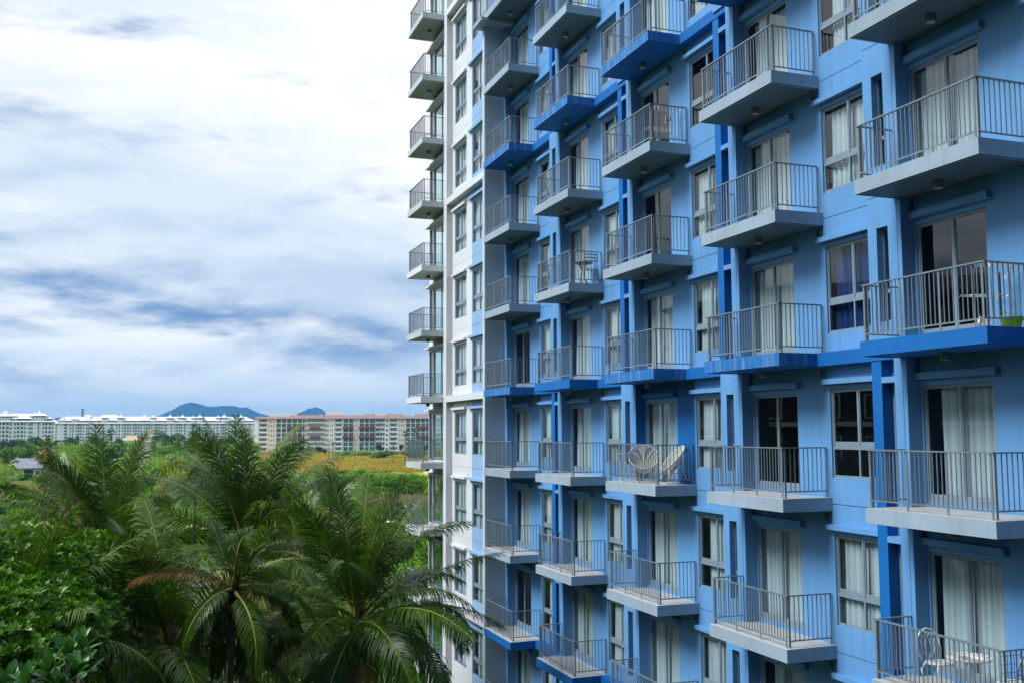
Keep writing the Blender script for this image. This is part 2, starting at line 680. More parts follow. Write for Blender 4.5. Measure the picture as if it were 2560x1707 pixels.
def curtain_mesh(y0, y1, z0, z1, x, mat, seed, amp=0.035, gather=0.15):
    rng = random.Random(seed)
    n = max(10, int((y1 - y0) / 0.028))
    v, f = [], []
    ph = rng.random() * 6
    zsn = 3
    for k in range(zsn + 1):
        tz = k / zsn
        for i in range(n + 1):
            t = i / n
            y = y0 + (y1 - y0) * t
            p = y / gather * 2 * math.pi + ph + 0.9 * math.sin(y * 3.1 + seed) + (1 - tz) * 0.5 * math.sin(y * 5 + seed)
            a = amp * (0.6 + 0.6 * (1 - tz))
            v.append((x + a * math.sin(p) + 0.4 * a * math.sin(2.3 * p + 1), y + 0.015 * math.cos(p), z0 + (z1 - z0) * tz))
    for k in range(zsn):
        for i in range(n):
            q = k * (n + 1) + i
            f.append((q, q + 1, q + n + 2, q + n + 1))
    return fast_mesh('curtain', v, f, [mat], smooth=True)


L = {}
L['wall'] = lib_wall()
L['wall1'] = lib_wall(True)
L['pier'] = lib_block(False)
L['pierfin'] = lib_block(True)
L['fin'] = lib_fin()
L['wframe'], wpanes = frame_mesh(*WIN, 4.42, 1.0)
L['wpane'] = [pane_mesh(p, 0.062, M['glass']) for p in wpanes]
L['dframe'], dpanes = frame_mesh(*DOOR, 1.82, None, bottom=0.08)
L['dpane'] = [pane_mesh(p, 0.062, M['glass']) for p in dpanes]
L['sframe'], spanes = frame_mesh(SLIT[0] - 0.02, SLIT[1] + 0.02, SLIT[2] - 0.01, SLIT[3] + 0.01, None, 1.0, sash=False, bar=0.04)
L['spane'] = [pane_mesh(p, 0.062, M['glass']) for p in spanes]
_m = MB()
_m.box(-0.13, -0.001, 3.60, 5.38, 2.27, 2.37, M['blue'])
L['wshade'] = _m.mesh('sunshade')
_m = MB()
_m.box(-0.13, -0.001, 0.90, 2.685, 2.24, 2.36, M['blue'])
L['dshade'] = _m.mesh('sunshade')
_m = MB()
_m.box(-0.13, -0.001, 0.90, 2.685, 2.24, 2.36, M['bright'])
L['dshadeb'] = _m.mesh('sunshade')
_m = MB()
_m.box(-0.26, -0.001, 3.001, BAY, -0.27, 0.0, M['bright'])
L['ledge'] = _m.mesh('blue_ledge')
_m = MB()
_m.box(-0.26, -0.001, -0.3, 0.0, -0.27, 0.0, M['bright'])
_m = MB()
_m.grid(0.10, 0.26, -0.47, -0.31, -0.012, -0.001, [(0.118, 0.242, -0.452, -0.328)], M['alu'])
_m.box(-0.004, -0.001, 0.118, 0.242, -0.452, -0.328, M['dark'])
for k in range(4):
    _m.box(-0.010, -0.0045, 0.119, 0.241, -0.44 + k * 0.03, -0.43 + k * 0.03, M['alu'])
L['vent'] = _m.mesh('vent_grille')
_m = MB()
_m.lathe([(0.085, -0.14), (0.088, -0.135), (0.088, 0.0)], M['lamp'], 14)
_m.lathe([(0.07, -0.146), (0.07, -0.1401)], M['lens'], 14)
L['lamp'] = _m.mesh('ceiling_lamp')

CURT = []
for s in range(6):
    lo = 3.68
    hi = 5.20 - (-0.02, 0.12, -0.05, 0.22, 0.03, -0.06)[s]
    CURT.append(curtain_mesh(lo, hi, 0.42, 2.14, 0.195, M['sheer'], s, 0.045, 0.13 + 0.02 * (s % 3)))
DCURT = []
for s in range(6):
    hi = 2.63 - (0.06, -0.04, 0.18, 0.0, 0.10, -0.06)[s]
    lo = 1.10 + (0.0, 0.0, 0.0, 0.02, 0.0, 0.05)[s]
    DCURT.append(curtain_mesh(lo, hi, 0.10, 2.08, 0.195, M['sheer'], s + 20, 0.048, 0.14 + 0.02 * (s % 3)))
NAVY = curtain_mesh(3.68, 5.12, 0.42, 2.14, 0.22, M['navy'], 3, 0.035, 0.2)
SCURT = curtain_mesh(3.04, 3.2, 0.44, 2.14, 0.16, M['sheer'], 8, 0.02, 0.12)

SL = 2.84                                                      # slab length along the facade
SD = 1.173                                                     # slab depth


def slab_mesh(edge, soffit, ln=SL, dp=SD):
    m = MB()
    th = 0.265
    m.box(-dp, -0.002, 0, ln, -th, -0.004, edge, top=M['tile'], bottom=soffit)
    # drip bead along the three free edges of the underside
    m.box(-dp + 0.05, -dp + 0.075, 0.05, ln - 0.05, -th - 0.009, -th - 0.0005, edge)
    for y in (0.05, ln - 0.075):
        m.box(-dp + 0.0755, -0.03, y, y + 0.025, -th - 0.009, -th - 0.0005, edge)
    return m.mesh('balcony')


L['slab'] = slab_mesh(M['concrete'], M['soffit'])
L['slabb'] = slab_mesh(M['bright'], M['bright'])
L['slabw'] = slab_mesh(M['brightworn'], M['bright'])


def railing_mesh(ln=SL, dp=SD, nsec=3):
    """handrails, bottom rails and the posts they are welded to; plus baluster positions"""
    m = MB()
    xf, ya, yb = -(dp - 0.10), 0.11, ln - 0.03
    t = M['metal']
    top = 0.985
    m.box(xf - 0.025, xf + 0.025, ya - 0.03, yb + 0.05, top, top + 0.024, t)
    for y in (ya, yb):
        m.box(xf + 0.0255, -0.03, y - 0.022, y + 0.022, top, top + 0.022, t)
    bz = 0.115
    m.box(xf - 0.011, xf + 0.011, ya + 0.0505, yb - 0.021, bz, bz + 0.024, t)
    for y in (ya, yb):
        m.box(xf + 0.075, -0.055, y - 0.011, y + 0.011, bz, bz + 0.024, t)
    pos = []
    step = (yb - ya - 0.04) / nsec
    for k in range(nsec + 1):
        y = ya + 0.035 + step * k if k < nsec else yb
        m.box(xf - 0.006, xf + 0.006, y - 0.02, y + 0.02, 0.0, top - 0.0005, t)
        if k < nsec:
            nb = max(3, int(round(step / 0.102)))
            for q in range(1, nb):
                pos.append((xf, y + step * q / nb))
    for y in (ya, yb):
        m.box(xf + 0.03, xf + 0.07, y - 0.006, y + 0.006, 0.0, top - 0.0005, t)
        m.box(-0.052, -0.03, y - 0.01, y + 0.01, 0.0, top - 0.0005, t)
        span = (-0.052) - (xf + 0.07)
        nb = max(3, int(round(span / 0.105)))
        for q in range(1, nb):
            pos.append((xf + 0.07 + span * q / nb, y))
    return m.mesh('railing'), pos


L['rail'], BPOS = railing_mesh()
_m = MB()
_m.box(-0.007, 0.007, -0.007, 0.007, 0.1395, 0.9845, M['metal'])
L['bal'] = _m.mesh('baluster')
_m = MB()
for x, y in BPOS:
    _m.box(x - 0.007, x + 0.007, y - 0.007, y + 0.007, 0.1395, 0.9845, M['metal'])
L['bals'] = _m.mesh('balusters')

n_single = [0]


def balcony(loc, slab, single, label=None, rail=None, bals=None, lamp_at=(-0.55, 1.5)):
    s = put('balcony', slab, loc, B, label=label)
    child('railing', rail or L['rail'], s)
    if single:
        for x, y in BPOS:
            child('baluster', L['bal'], s, (x, y, 0))
            n_single[0] += 1
    else:
        child('balusters', bals or L['bals'], s, kind='stuff')
    child('ceiling_lamp', L['lamp'], s, (lamp_at[0], lamp_at[1], -0.266))
    return s


# how each window is dressed: s = sheer curtain, n = navy curtain, d = bare and dark
DARKW = {(5, 0): 'n', (5, 1): 'd', (5, 2): 's', (4, -2): 'd', (3, 0): 's'}
DARKD = {(5, 0): 'd', (4, 1): 'd', (1, 3): 'd', (1, 0): 'd', (2, 3): 's', (3, -2): 'd', (3, -1): 'h'}
rw = random.Random(5)
for c in range(1, 8):
    for r in range(-7, 5):
        o = (XW, BX[c], FZ[r])
        first = c == 1
        put('wall_panel', L['wall1' if first else 'wall'], o, B)
        fin = FIN[c, r]
        if first:
            _p = L.get('pier1')
            if _p is None:
                _m = MB()
                _m.box(-0.30, -0.001, 2.69, 2.97, LOW + 0.007, HIGH - 0.007, M['blue'])
                _p = L['pier1'] = _m.mesh('pier')
            put('pier', _p, o, B)
        else:
            put('pier', L['pierfin' if fin else 'pier'], o, B)
            if fin:
                put('blue_fin', L['fin'], o, B)
        vis_c = any(in_frame(o[0] + dx, o[1] + dy, o[2] + dz) for dx in (0, -1.1) for dy in (0, 2.7, 5) for dz in (0, 2.3))
        if not vis_c:
            continue
        # balcony door
        d = put('sliding_door', L['dframe'], o, B)
        for pm in L['dpane']:
            child('pane', pm, d)
        kd = DARKD.get((c, r), 's')
        if kd == 's':
            child('curtain', DCURT[rw.randrange(6)], d)
        blue = r in BLUE_ROWS
        put('sunshade', L['dshadeb' if (c, r) == (3, 1) else 'dshade'], o, B)
        # window
        if not first:
            wd = put('window', L['wframe'], o, B)
            for pm in L['wpane']:
                child('pane', pm, wd)
            kw = DARKW.get((c, r), 's')
            if kw == 's':
                child('curtain', CURT[rw.randrange(6)], wd)
            elif kw == 'n':
                child('curtain', NAVY, wd, label='navy blue curtain')
            put('sunshade', L['wshade'], o, B)
            sl = put('narrow_window', L['sframe'], (o[0] - (0.045 if fin else 0.19), o[1] + (0.03 if fin else 0), o[2]), B)
            for pm in L['spane']:
                child('pane', pm, sl)
            child('curtain', SCURT, sl)
        if r in BLUE_ROWS and c > 1:
            put('blue_ledge', L['ledge'], o, B)
        put('vent_grille', L['vent'], o, B)
        if any(in_frame(o[0] + dx, o[1] + dy, o[2] + dz, 30) for dx in (0, -1.1) for dy in (0, 2.8) for dz in (-.2, 1)):
            single = c == 5 or (c == 4 and r in (0, 1))
            worn = blue and (c, r) in ((1, 0), (3, 0), (4, 0), (2, -3), (3, -3), (1, -3))
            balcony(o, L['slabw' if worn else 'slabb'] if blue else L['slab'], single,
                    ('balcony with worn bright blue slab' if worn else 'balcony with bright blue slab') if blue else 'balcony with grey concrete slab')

# bright blue wall beside one door (the only balcony back wall painted so)
_m = MB()
_m.grid(0.03, 2.683, -0.02, 2.62, -0.004, -0.0005, [(0.9, 2.683, -0.02, 2.365)], M['bright'])
_m.box(-0.301, -0.003, 2.6845, 2.6895, -0.02, 2.62, M['bright'])
put('wall_panel', _m.mesh('painted_panel'), (XW, BX[3], FZ[1]), B, label='balcony back wall painted bright blue')

# return wall at the far end of the blue facade
yR0, yR1, xR = 2.985 + BX[1], 3.225 + BX[1], -1.075
_m = MB()
_m.box(xR, -0.002, 0, 0.15, 0, FZ[-5] - 0.275 - 0.3, M['blue2'])
put('return_wall', _m.mesh('return_wall'), (XW, yR0, 0.3), B, label='grey blue end wall streaked by rain')
_m = MB()
_m.box(xR, -0.002, 0.151, yR1 - yR0, 0, FZ[-5] - 0.275 - 0.3, M['white'])
put('return_wall', _m.mesh('return_wall_white'), (XW, yR0, 0.3), B)
_m = MB()
_m.box(-1.42, -0.002, -0.65, 0.40, -0.13, -0.002, M['concrete'])
put('canopy', _m.mesh('canopy'), (XW, yR0, FZ[-5] - 0.267), B)

# ---- white end block
XV = 12.47
WW0, WW1, WW2, WW3 = yR1, 38.78, 41.63, 42.10
BWIN = (36.95, 38.72, 0.40, 2.17)
WWIN = (39.54, 41.21, 0.40, 2.17)
_o = 36.0


def loc_h(h):
    return (h[0] - _o, h[1] - _o, h[2], h[3])


_m = MB()
_m.grid(WW0 - _o, WW1 - _o, LOW + 0.006, HIGH - 0.006, 0, 0.13, [loc_h(BWIN)], M['stripe'])
L['wp_stripe'] = _m.mesh('wall_panel')
_m = MB()
_m.grid(WW1 - _o, WW2 - _o, LOW + 0.004, HIGH - 0.004, 0, 0.13, [loc_h(WWIN)], M['white'])
L['wp_white'] = _m.mesh('wall_panel')
L['bwf'], _p1 = frame_mesh(*loc_h(BWIN), (BWIN[0] + BWIN[1]) / 2 - _o, 1.0)
L['bwp'] = [pane_mesh(p, 0.062, M['glass']) for p in _p1]
L['wwf'], _p2 = frame_mesh(*loc_h(WWIN), (WWIN[0] + WWIN[1]) / 2 - _o, 1.0)
L['wwp'] = [pane_mesh(p, 0.062, M['glass']) for p in _p2]
_m = MB()
_m.box(-0.12, -0.001, BWIN[0] - 0.1 - _o, BWIN[1] + 0.32 - _o, 2.28, 2.38, M['stripe'])
L['bws'] = _m.mesh('sunshade')
_m = MB()
_m.box(-0.12, -0.001, WWIN[0] - 0.03 - _o, WWIN[1] + 0.25 - _o, 2.28, 2.38, M['white'])
L['wws'] = _m.mesh('sunshade')
_m = MB()
_m.box(-0.27, 0.13, WW2 - _o, WW3 - _o, LOW, HIGH, M['white'])
L['wpier'] = _m.mesh('pier')
_m = MB()
_m.box(-0.29, -0.001, WW0 - _o, WW2 - 0.001 - _o, -0.27, 0.0, M['white'])
L['wband'] = _m.mesh('white_band')
# corner with the balcony door and the glazed corner
WE = 45.45
CD = (42.14, 44.70, 0.06, 2.20)
CG = (44.76, 45.38, 0.06, 2.20)
_m = MB()
_m.grid(WW3 - _o, WE - _o, LOW, HIGH, 0.0, 0.10, [loc_h(CD), loc_h(CG)], M['white'])
L['wp_corner'] = _m.mesh('wall_panel')
L['cdf'], _p3 = frame_mesh(*loc_h(CD), 43.45 - _o, None, x0=0.03, x1=0.08, bar=0.05)
L['cdp'] = [pane_mesh(p, 0.055, M['glass']) for p in _p3]
L['cgf'], _p4 = frame_mesh(*loc_h(CG), None, None, x0=0.03, x1=0.08, bar=0.025, sash=False)
L['cgp'] = [pane_mesh(p, 0.055, M['glassc']) for p in _p4]
_m = MB()
_m.box(-0.2, -0.001, WW3 - _o + 0.02, WE - _o + 0.12, 2.30, 2.38, M['white'])
L['cs'] = _m.mesh('sunshade')
_m = MB()
_m.grid(0.10, 13.0, LOW, HIGH, 0.0, 0.12, [(0.3, 1.7, 0.06, 2.20)], M['white'])
for i, (x, y, z) in enumerate(_m.v):
    _m.v[i] = (y, -x, z)
L['wend'] = _m.mesh('wall_panel')
_m = MB()
_m.face([(0.3, -0.05, 0.06), (1.7, -0.05, 0.06), (1.7, -0.05, 2.2), (0.3, -0.05, 2.2)], M['glassc'])
L['wendp'] = _m.mesh('pane')
WSL, WSD = 2.65, 1.27
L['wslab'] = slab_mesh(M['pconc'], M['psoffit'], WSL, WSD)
L['wslabw'] = slab_mesh(M['white'], M['white'], WSL, WSD)
L['wrail'], _bp = railing_mesh(WSL, WSD, 3)
_m = MB()
for x, y in _bp:
    _m.box(x - 0.007, x + 0.007, y - 0.007, y + 0.007, 0.1395, 0.9845, M['metal'])
L['wbals'] = _m.mesh('balusters')
WC = [curtain_mesh(WWIN[0] + 0.05 - _o, WWIN[1] + 0.30 - g - _o, 0.42, 2.12, 0.185, M['sheer'], 40 + i, 0.03, 0.14) for i, g in enumerate((0.15, 0.4, 0.08))]
WC2 = [curtain_mesh(BWIN[0] + 0.05 - _o, BWIN[1] + 0.30 - g - _o, 0.42, 2.12, 0.185, M['sheer'], 50 + i, 0.03, 0.14) for i, g in enumerate((0.2, 0.5, 0.1))]
WC3 = curtain_mesh(42.2 - _o, 43.9 - _o, 0.1, 2.15, 0.3, M['sheer'], 61, 0.03, 0.15)
for r in range(-8, 5):
    o = (XV, _o, FZ[r])
    put('wall_panel', L['wp_stripe'], o, B, label='pale blue strip of wall')
    put('wall_panel', L['wp_white'], o, B)
    put('pier', L['wpier'], o, B)
    put('wall_panel', L['wp_corner'], o, B)
    put('wall_panel', L['wend'], (XV, WE, FZ[r]), B)
    if r in (-6, -3, 0, 3):
        put('white_band', L['wband'], o, B)
    if not in_frame(o[0], 39, o[2] + 1.2, 220):
        continue
    x = put('window', L['bwf'], o, B)
    for pm in L['bwp']:
        child('pane', pm, x)
    child('curtain', WC2[rw.randrange(3)], x)
    put('sunshade', L['bws'], o, B)
    x = put('window', L['wwf'], o, B)
    for pm in L['wwp']:
        child('pane', pm, x)
    child('curtain', WC[rw.randrange(3)], x)
    put('sunshade', L['wws'], o, B)
    x = put('sliding_door', L['cdf'], o, B)
    for pm in L['cdp']:
        child('pane', pm, x)
    child('curtain', WC3, x)
    x = put('corner_window', L['cgf'], o, B)
    for pm in L['cgp']:
        child('pane', pm, x)
    put('pane', L['wendp'], (XV, WE, FZ[r]), B)
    put('sunshade', L['cs'], o, B)
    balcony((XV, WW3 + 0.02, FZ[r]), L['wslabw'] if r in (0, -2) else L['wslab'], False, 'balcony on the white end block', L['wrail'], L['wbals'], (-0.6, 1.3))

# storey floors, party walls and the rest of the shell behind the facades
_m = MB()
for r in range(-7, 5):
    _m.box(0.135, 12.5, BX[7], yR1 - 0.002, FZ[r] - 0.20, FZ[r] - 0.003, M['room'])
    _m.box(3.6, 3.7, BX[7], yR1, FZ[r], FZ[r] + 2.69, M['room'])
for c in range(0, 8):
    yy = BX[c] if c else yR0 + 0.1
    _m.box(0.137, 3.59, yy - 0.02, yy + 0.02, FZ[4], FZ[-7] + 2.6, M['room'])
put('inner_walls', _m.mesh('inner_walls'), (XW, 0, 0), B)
_m = MB()
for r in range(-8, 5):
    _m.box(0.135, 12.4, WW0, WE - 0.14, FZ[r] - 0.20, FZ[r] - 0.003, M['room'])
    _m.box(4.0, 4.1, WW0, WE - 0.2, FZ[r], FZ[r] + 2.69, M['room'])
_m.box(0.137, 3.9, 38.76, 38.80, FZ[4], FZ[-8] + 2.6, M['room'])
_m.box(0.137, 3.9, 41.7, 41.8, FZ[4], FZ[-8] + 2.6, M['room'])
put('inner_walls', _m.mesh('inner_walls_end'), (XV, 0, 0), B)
_m = MB()
_m.box(0, 13.2, BX[7] - 0.1, yR1 - 0.001, FZ[-7] + 2.78, FZ[-7] + 3.3, M['white'])
_m.box(-0.5, 12.9, WW0 + 0.001, WE, FZ[-8] + 2.78, FZ[-8] + 3.3, M['white'])
put('roof', _m.mesh('roof'), (XW, 0, 0), B)
_m = MB()
_m.box(0.0, 0.3, BX[7], yR0, -0.3, FZ[4] + LOW, M['blue'])
_m.box(-0.5, -0.2, WW0, WE, -0.3, FZ[4] + LOW, M['white'])
_m.box(13.0, 13.2, BX[7], WE, -0.3, FZ[-7] + 2.77, M['white'])
put('wall_panel', _m.mesh('base_wall'), (XW, 0, 0), B)
# unseen wing behind the camera, made tall, wide and dark to block sky light
_m = MB()
_m.box(-75, 13, -14.0, -1.6, -0.3, 60, M['wing'])
put('sky_blocking_wing', _m.mesh('sky_blocking_wing'), (XW, 0, 0), B)

# ------------------------------------------------------------------ the land
def ground_mat():
    m, t, b = principled('ground_soil_and_weeds')
    f = wpos_noise(t, 0.030, 7, 0.62)
    g = wpos_noise(t, 0.9, 5, 0.7)
    c1 = ramp(t, f, [(0.36, (0.050, 0.13, 0.012)), (0.54, (0.095, 0.19, 0.018)), (0.66, (0.17, 0.20, 0.035)), (0.78, (0.30, 0.21, 0.13))])
    c = mixc(t, ramp(t, g, [(0.3, (0, 0, 0)), (0.7, (1, 1, 1))]), mixc(t, 1.0, c1, (0.55, 0.6, 0.5), 'MULTIPLY'), c1)
    link(t, c, b.inputs['Base Color'])
    b.inputs['Roughness'].default_value = 0.95
    b.inputs['Specular IOR Level'].default_value = 0.1
    return m


_v, _f = [(0, 0, 0)], []
_rings = [20, 60, 120, 200, 320, 500, 800, 1300, 2500, 5000, 9500]
_ns = 72
for R in _rings:
    for k in range(_ns):
        a = 2 * math.pi * k / _ns
        _v.append((R * math.sin(a), R * math.cos(a), 0))
mg = bpy.data.meshes.new('ground')
for k in range(_ns):
    _f.append((0, 1 + (k + 1) % _ns, 1 + k))
for i in range(len(_rings) - 1):
    for k in range(_ns):
        a, b_ = 1 + i * _ns + k, 1 + i * _ns + (k + 1) % _ns
        _f.append((a, b_, b_ + _ns, a + _ns))
mg.from_pydata(_v, [], _f)
mg.materials.append(ground_mat())
put('ground', mg, (0, 0, 0), label='green and bare ground around the buildings', kind='structure')


def field_mat():
    m, t, b = principled('dry_yellow_grass')
    f = wpos_noise(t, 0.028, 6, 0.65, sc=(1.0, 0.5, 1))
    c = ramp(t, f, [(0.36, (0.12, 0.24, 0.02)), (0.45, (0.36, 0.37, 0.03)), (0.56, (0.54, 0.40, 0.05)), (0.70, (0.56, 0.33, 0.10))])
    g = wpos_noise(t, 0.35, 6, 0.7)
    c = mixc(t, ramp(t, g, [(0.35, (0.55, 0.55, 0.55)), (0.7, (1, 1, 1))]), mixc(t, 1.0, c, (0.62, 0.58, 0.45), 'MULTIPLY'), c)
    link(t, c, b.inputs['Base Color'])
    b.inputs['Roughness'].default_value = 0.95
    b.inputs['Specular IOR Level'].default_value = 0.1
    return m


def sheet(name, pix, z, mat, label, n=8):
    """a ground sheet whose outline is given by photo pixels cast on to the ground"""
    pts = [on_ground(x, y, 0.0) for x, y in pix]
    me = bpy.data.meshes.new(name)
    me.from_pydata([(p.x, p.y, 0) for p in pts], [], [tuple(range(len(pts)))])
    me.materials.append(mat)
    return put(name, me, (0, 0, z), label=label, kind='structure')


FM = field_mat()
sheet('grass_field', [(560, 1128), (640, 1124), (800, 1128), (900, 1135), (1100, 1133), (1200, 1140), (1300, 1190), (1150, 1200), (1060, 1190), (960, 1178), (880, 1176), (760, 1180), (620, 1185), (500, 1150)], 0.02, FM, 'field of dry orange and yellow grass')
dirt = plain('pinkish_dirt_road', (0.46, 0.35, 0.28), 0.95, 0, 0.22, 0.1, 0.4)
pale = plain('pale_sand_track', (0.62, 0.55, 0.46), 0.95, 0, 0.12, 0.1, 0.5)
brush = plain('dry_brushwood_ground', (0.24, 0.19, 0.11), 0.95, 0, 0.35, 0.1, 0.8)
sheet('dirt_road', [(-420, 1300), (-120, 1290), (60, 1300), (200, 1306), (420, 1310), (700, 1312), (900, 1313), (1010, 1318), (1300, 1325), (1300, 1352), (1000, 1334), (880, 1330), (640, 1336), (330, 1342), (120, 1345), (-200, 1345), (-420, 1350)], 0.04, dirt, 'pinkish dirt road below the palms')
sheet('dirt_path', [(-420, 1218), (-60, 1216), (8, 1222), (12, 1238), (-40, 1252), (-420, 1262)], 0.05, dirt, 'bare dirt path at the left edge')
sheet('sand_track', [(930, 1298), (960, 1300), (1030, 1308), (1130, 1318), (1130, 1330), (1020, 1318), (960, 1308)], 0.06, pale, 'pale sandy track by the motorbikes')
sheet('brush_ground', [(900, 1247), (990, 1238), (1160, 1238), (1160, 1262), (1000, 1272), (900, 1268)], 0.05, brush, 'strip of dry brown brushwood')


low_bounce = plain('low_bounce_dark', (0.045, 0.048, 0.052), 0.9, 0, 0.2, 0.2, 0.6)  # dark ground added out of view to lower bounce on slab sides
_me = bpy.data.meshes.new('bounce_cutting_ground')
_me.from_pydata([(-62, -1.7, 0), (12.6, -1.7, 0), (12.6, 16, 0), (-62, 16, 0)], [], [(0, 1, 2, 3)])
_me.materials.append(low_bounce)
put('bounce_cutting_ground', _me, (0, 0, 0.03), label='unseen dark ground added below the camera to cut bounce light', kind='structure')


# hills ---------------------------------------------------------------------------------------------------------
def hill(profile, D, name, label, depth=900):
    hm, t, b = principled('haze_tinted_hill')
    f = wpos_noise(t, 0.004, 8, 0.6)
    link(t, ramp(t, f, [(0.3, (0.005, 0.034, 0.075)), (0.7, (0.009, 0.052, 0.105))]), b.inputs['Base Color'])  # blue of the distant haze is mixed into the hill colour
    b.inputs['Roughness'].default_value = 1.0
    b.inputs['Specular IOR Level'].default_value = 0.0
    rng = random.Random(len(profile))
    xs = []
    for (x0, y0), (x1, y1) in zip(profile, profile[1:]):
        n = max(1, int(abs(x1 - x0) / 5))
        for k in range(n):
            tt = k / n
            xs.append((x0 + (x1 - x0) * tt, y0 + (y1 - y0) * tt + rng.uniform(-0.35, 0.35)))
    xs.append(profile[-1])
    v, f = [], []
    rows = 7
    for x, y in xs:
        top = at(x, y, D)
        dirv = Vector((top.x, top.y, 0)).normalized()
        for k in range(rows):
            s = k / (rows - 1)
            zz = top.z * (1 - s ** 1.3) - 20 * (s == 1)
            p = top - dirv * depth * s * max(0.15, top.z / 250)
            v.append((p.x, p.y, zz + (rng.uniform(-5, 5) if 0 < k < rows - 1 else 0)))
        p = top + dirv * depth * max(0.15, top.z / 250)
        v.append((p.x, p.y, -20))
    n = rows + 1
    for i in range(len(xs) - 1):
        for k in range(rows - 1):
            f.append((i * n + k, i * n + k + 1, (i + 1) * n + k + 1, (i + 1) * n + k))
        f.append((i * n, (i + 1) * n, (i + 1) * n + rows, i * n + rows))
    me = fast_mesh(name, v, f, [hm], smooth=True)
    put(name, me, (0, 0, 0), label=label, kind='structure')


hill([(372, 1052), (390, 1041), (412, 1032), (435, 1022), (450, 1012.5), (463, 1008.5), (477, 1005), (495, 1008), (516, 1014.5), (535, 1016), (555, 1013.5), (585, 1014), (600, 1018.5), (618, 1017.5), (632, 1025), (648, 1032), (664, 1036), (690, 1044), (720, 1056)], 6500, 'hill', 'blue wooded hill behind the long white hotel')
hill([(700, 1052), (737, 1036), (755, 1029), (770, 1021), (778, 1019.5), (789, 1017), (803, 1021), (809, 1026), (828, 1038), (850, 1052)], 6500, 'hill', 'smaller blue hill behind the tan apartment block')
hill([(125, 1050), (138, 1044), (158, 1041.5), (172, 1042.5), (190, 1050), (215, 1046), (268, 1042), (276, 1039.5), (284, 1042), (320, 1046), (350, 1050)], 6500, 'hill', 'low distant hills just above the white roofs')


# far buildings -------------------------------------------------------------------------------------------------
M['hwall'] = plain('white_hotel_render', (0.88, 0.89, 0.90), 0.8, 0, 0.04, 0.2, 0.05)
M['hroof'] = plain('white_metal_roof', (0.88, 0.88, 0.90), 0.7, 0, 0.03, 0.2, 0.05)
M['hwin'] = plain('hotel_window_glass', (0.055, 0.085, 0.095), 0.15, 0, 0.5, 0.5, 0.11)
M['hgreen'] = plain('green_window_glass', (0.10, 0.20, 0.19), 0.2, 0, 0.4, 0.5, 0.13)
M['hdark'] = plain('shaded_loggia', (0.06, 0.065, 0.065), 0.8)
M['cream'] = plain('cream_render', (0.82, 0.77, 0.66), 0.8, 0, 0.05, 0.2, 0.05)
M['peach'] = plain('peach_render', (0.86, 0.74, 0.66), 0.8, 0, 0.05, 0.2, 0.05)
M['pinkw'] = plain('pale_pink_render', (0.88, 0.80, 0.77), 0.8, 0, 0.05, 0.2, 0.05)
M['wframe'] = plain('white_window_frame', (0.72, 0.74, 0.74), 0.5)
M['redroof'] = plain('terracotta_roof', (0.27, 0.185, 0.165), 0.85, 0, 0.12, 0.2, 0.4)
M['awning'] = plain('dark_red_awning', (0.15, 0.05, 0.045), 0.8, 0, 0.15, 0.2, 0.4)
M['plantw'] = plain('roof_plant_white', (0.80, 0.82, 0.84), 0.8)

_wm = {}


def unit_window(glass, div=1, tr=True):
    """a 1 x 1 window (x along the wall, y = -front, z up): frame standing in the wall, glass set back"""
    k = (glass.name, div, tr)
    if k in _wm:
        return _wm[k]
    m = MB()
    cols = [(i / div + 0.05, (i + 1) / div - 0.05 + 0.03) for i in range(div)]
    rows = [(0.06, 0.44), (0.52, 0.95)] if tr else [(0.05, 0.95)]
    holes = [(a, min(b, 0.96), c, d) for a, b in cols for c, d in rows]
    m.grid(0, 1, 0, 1, -0.10, 0.05, holes, M['wframe'], back=False)
    v = [(y, x, z) for x, y, z in m.v]
    m.v = v
    fr = m.mesh('window')
    g = MB()
    for a, b, c, d in holes:
        g.face([(a, 0.0, c), (b, 0.0, c), (b, 0.0, d), (a, 0.0, d)], glass)
    _wm[k] = (fr, g.mesh('pane'))
    return _wm[k]


def facade_root(name, x0, x1, D, label, skew=0.0):
    """an Empty whose +x runs along a far facade from photo column x0 to x1, facing the camera"""
    a, b = at(x0, 1078, D * (1 + skew)), at(x1, 1078, D * (1 - skew))
    d = Vector((b.x - a.x, b.y - a.y, 0))
    o = thing(name, (a.x, a.y, 0), label, 'building', rot=(0, 0, math.atan2(d.y, d.x)))
    return o, d.length


def win(root, x, z, wd, ht, glass='hwin', div=1, tr=True, y=0.0):
    fr, gl = unit_window(M[glass], div, tr)
    o = child('window', fr, root, (x, y, z), scale=(wd, 1, ht))
    child('pane', gl, o)
    return o


def hip_roof(m, x0, x1, y0, y1, z, h, mat, over=1.2, inset=None):
    x0, x1, y0, y1 = x0 - over, x1 + over, y0 - over, y1 + over
    ins = inset if inset is not None else (y1 - y0) / 2
    yc = (y0 + y1) / 2
    p = [(x0, y0, z), (x1, y0, z), (x1, y1, z), (x0, y1, z), (x0 + ins, yc, z + h), (x1 - ins, yc, z + h)]
    for q in ((0, 1, 5, 4), (1, 2, 5), (2, 3, 4, 5), (3, 0, 4), (0, 3, 2, 1)):
        m.face([p[i] for i in q], mat)


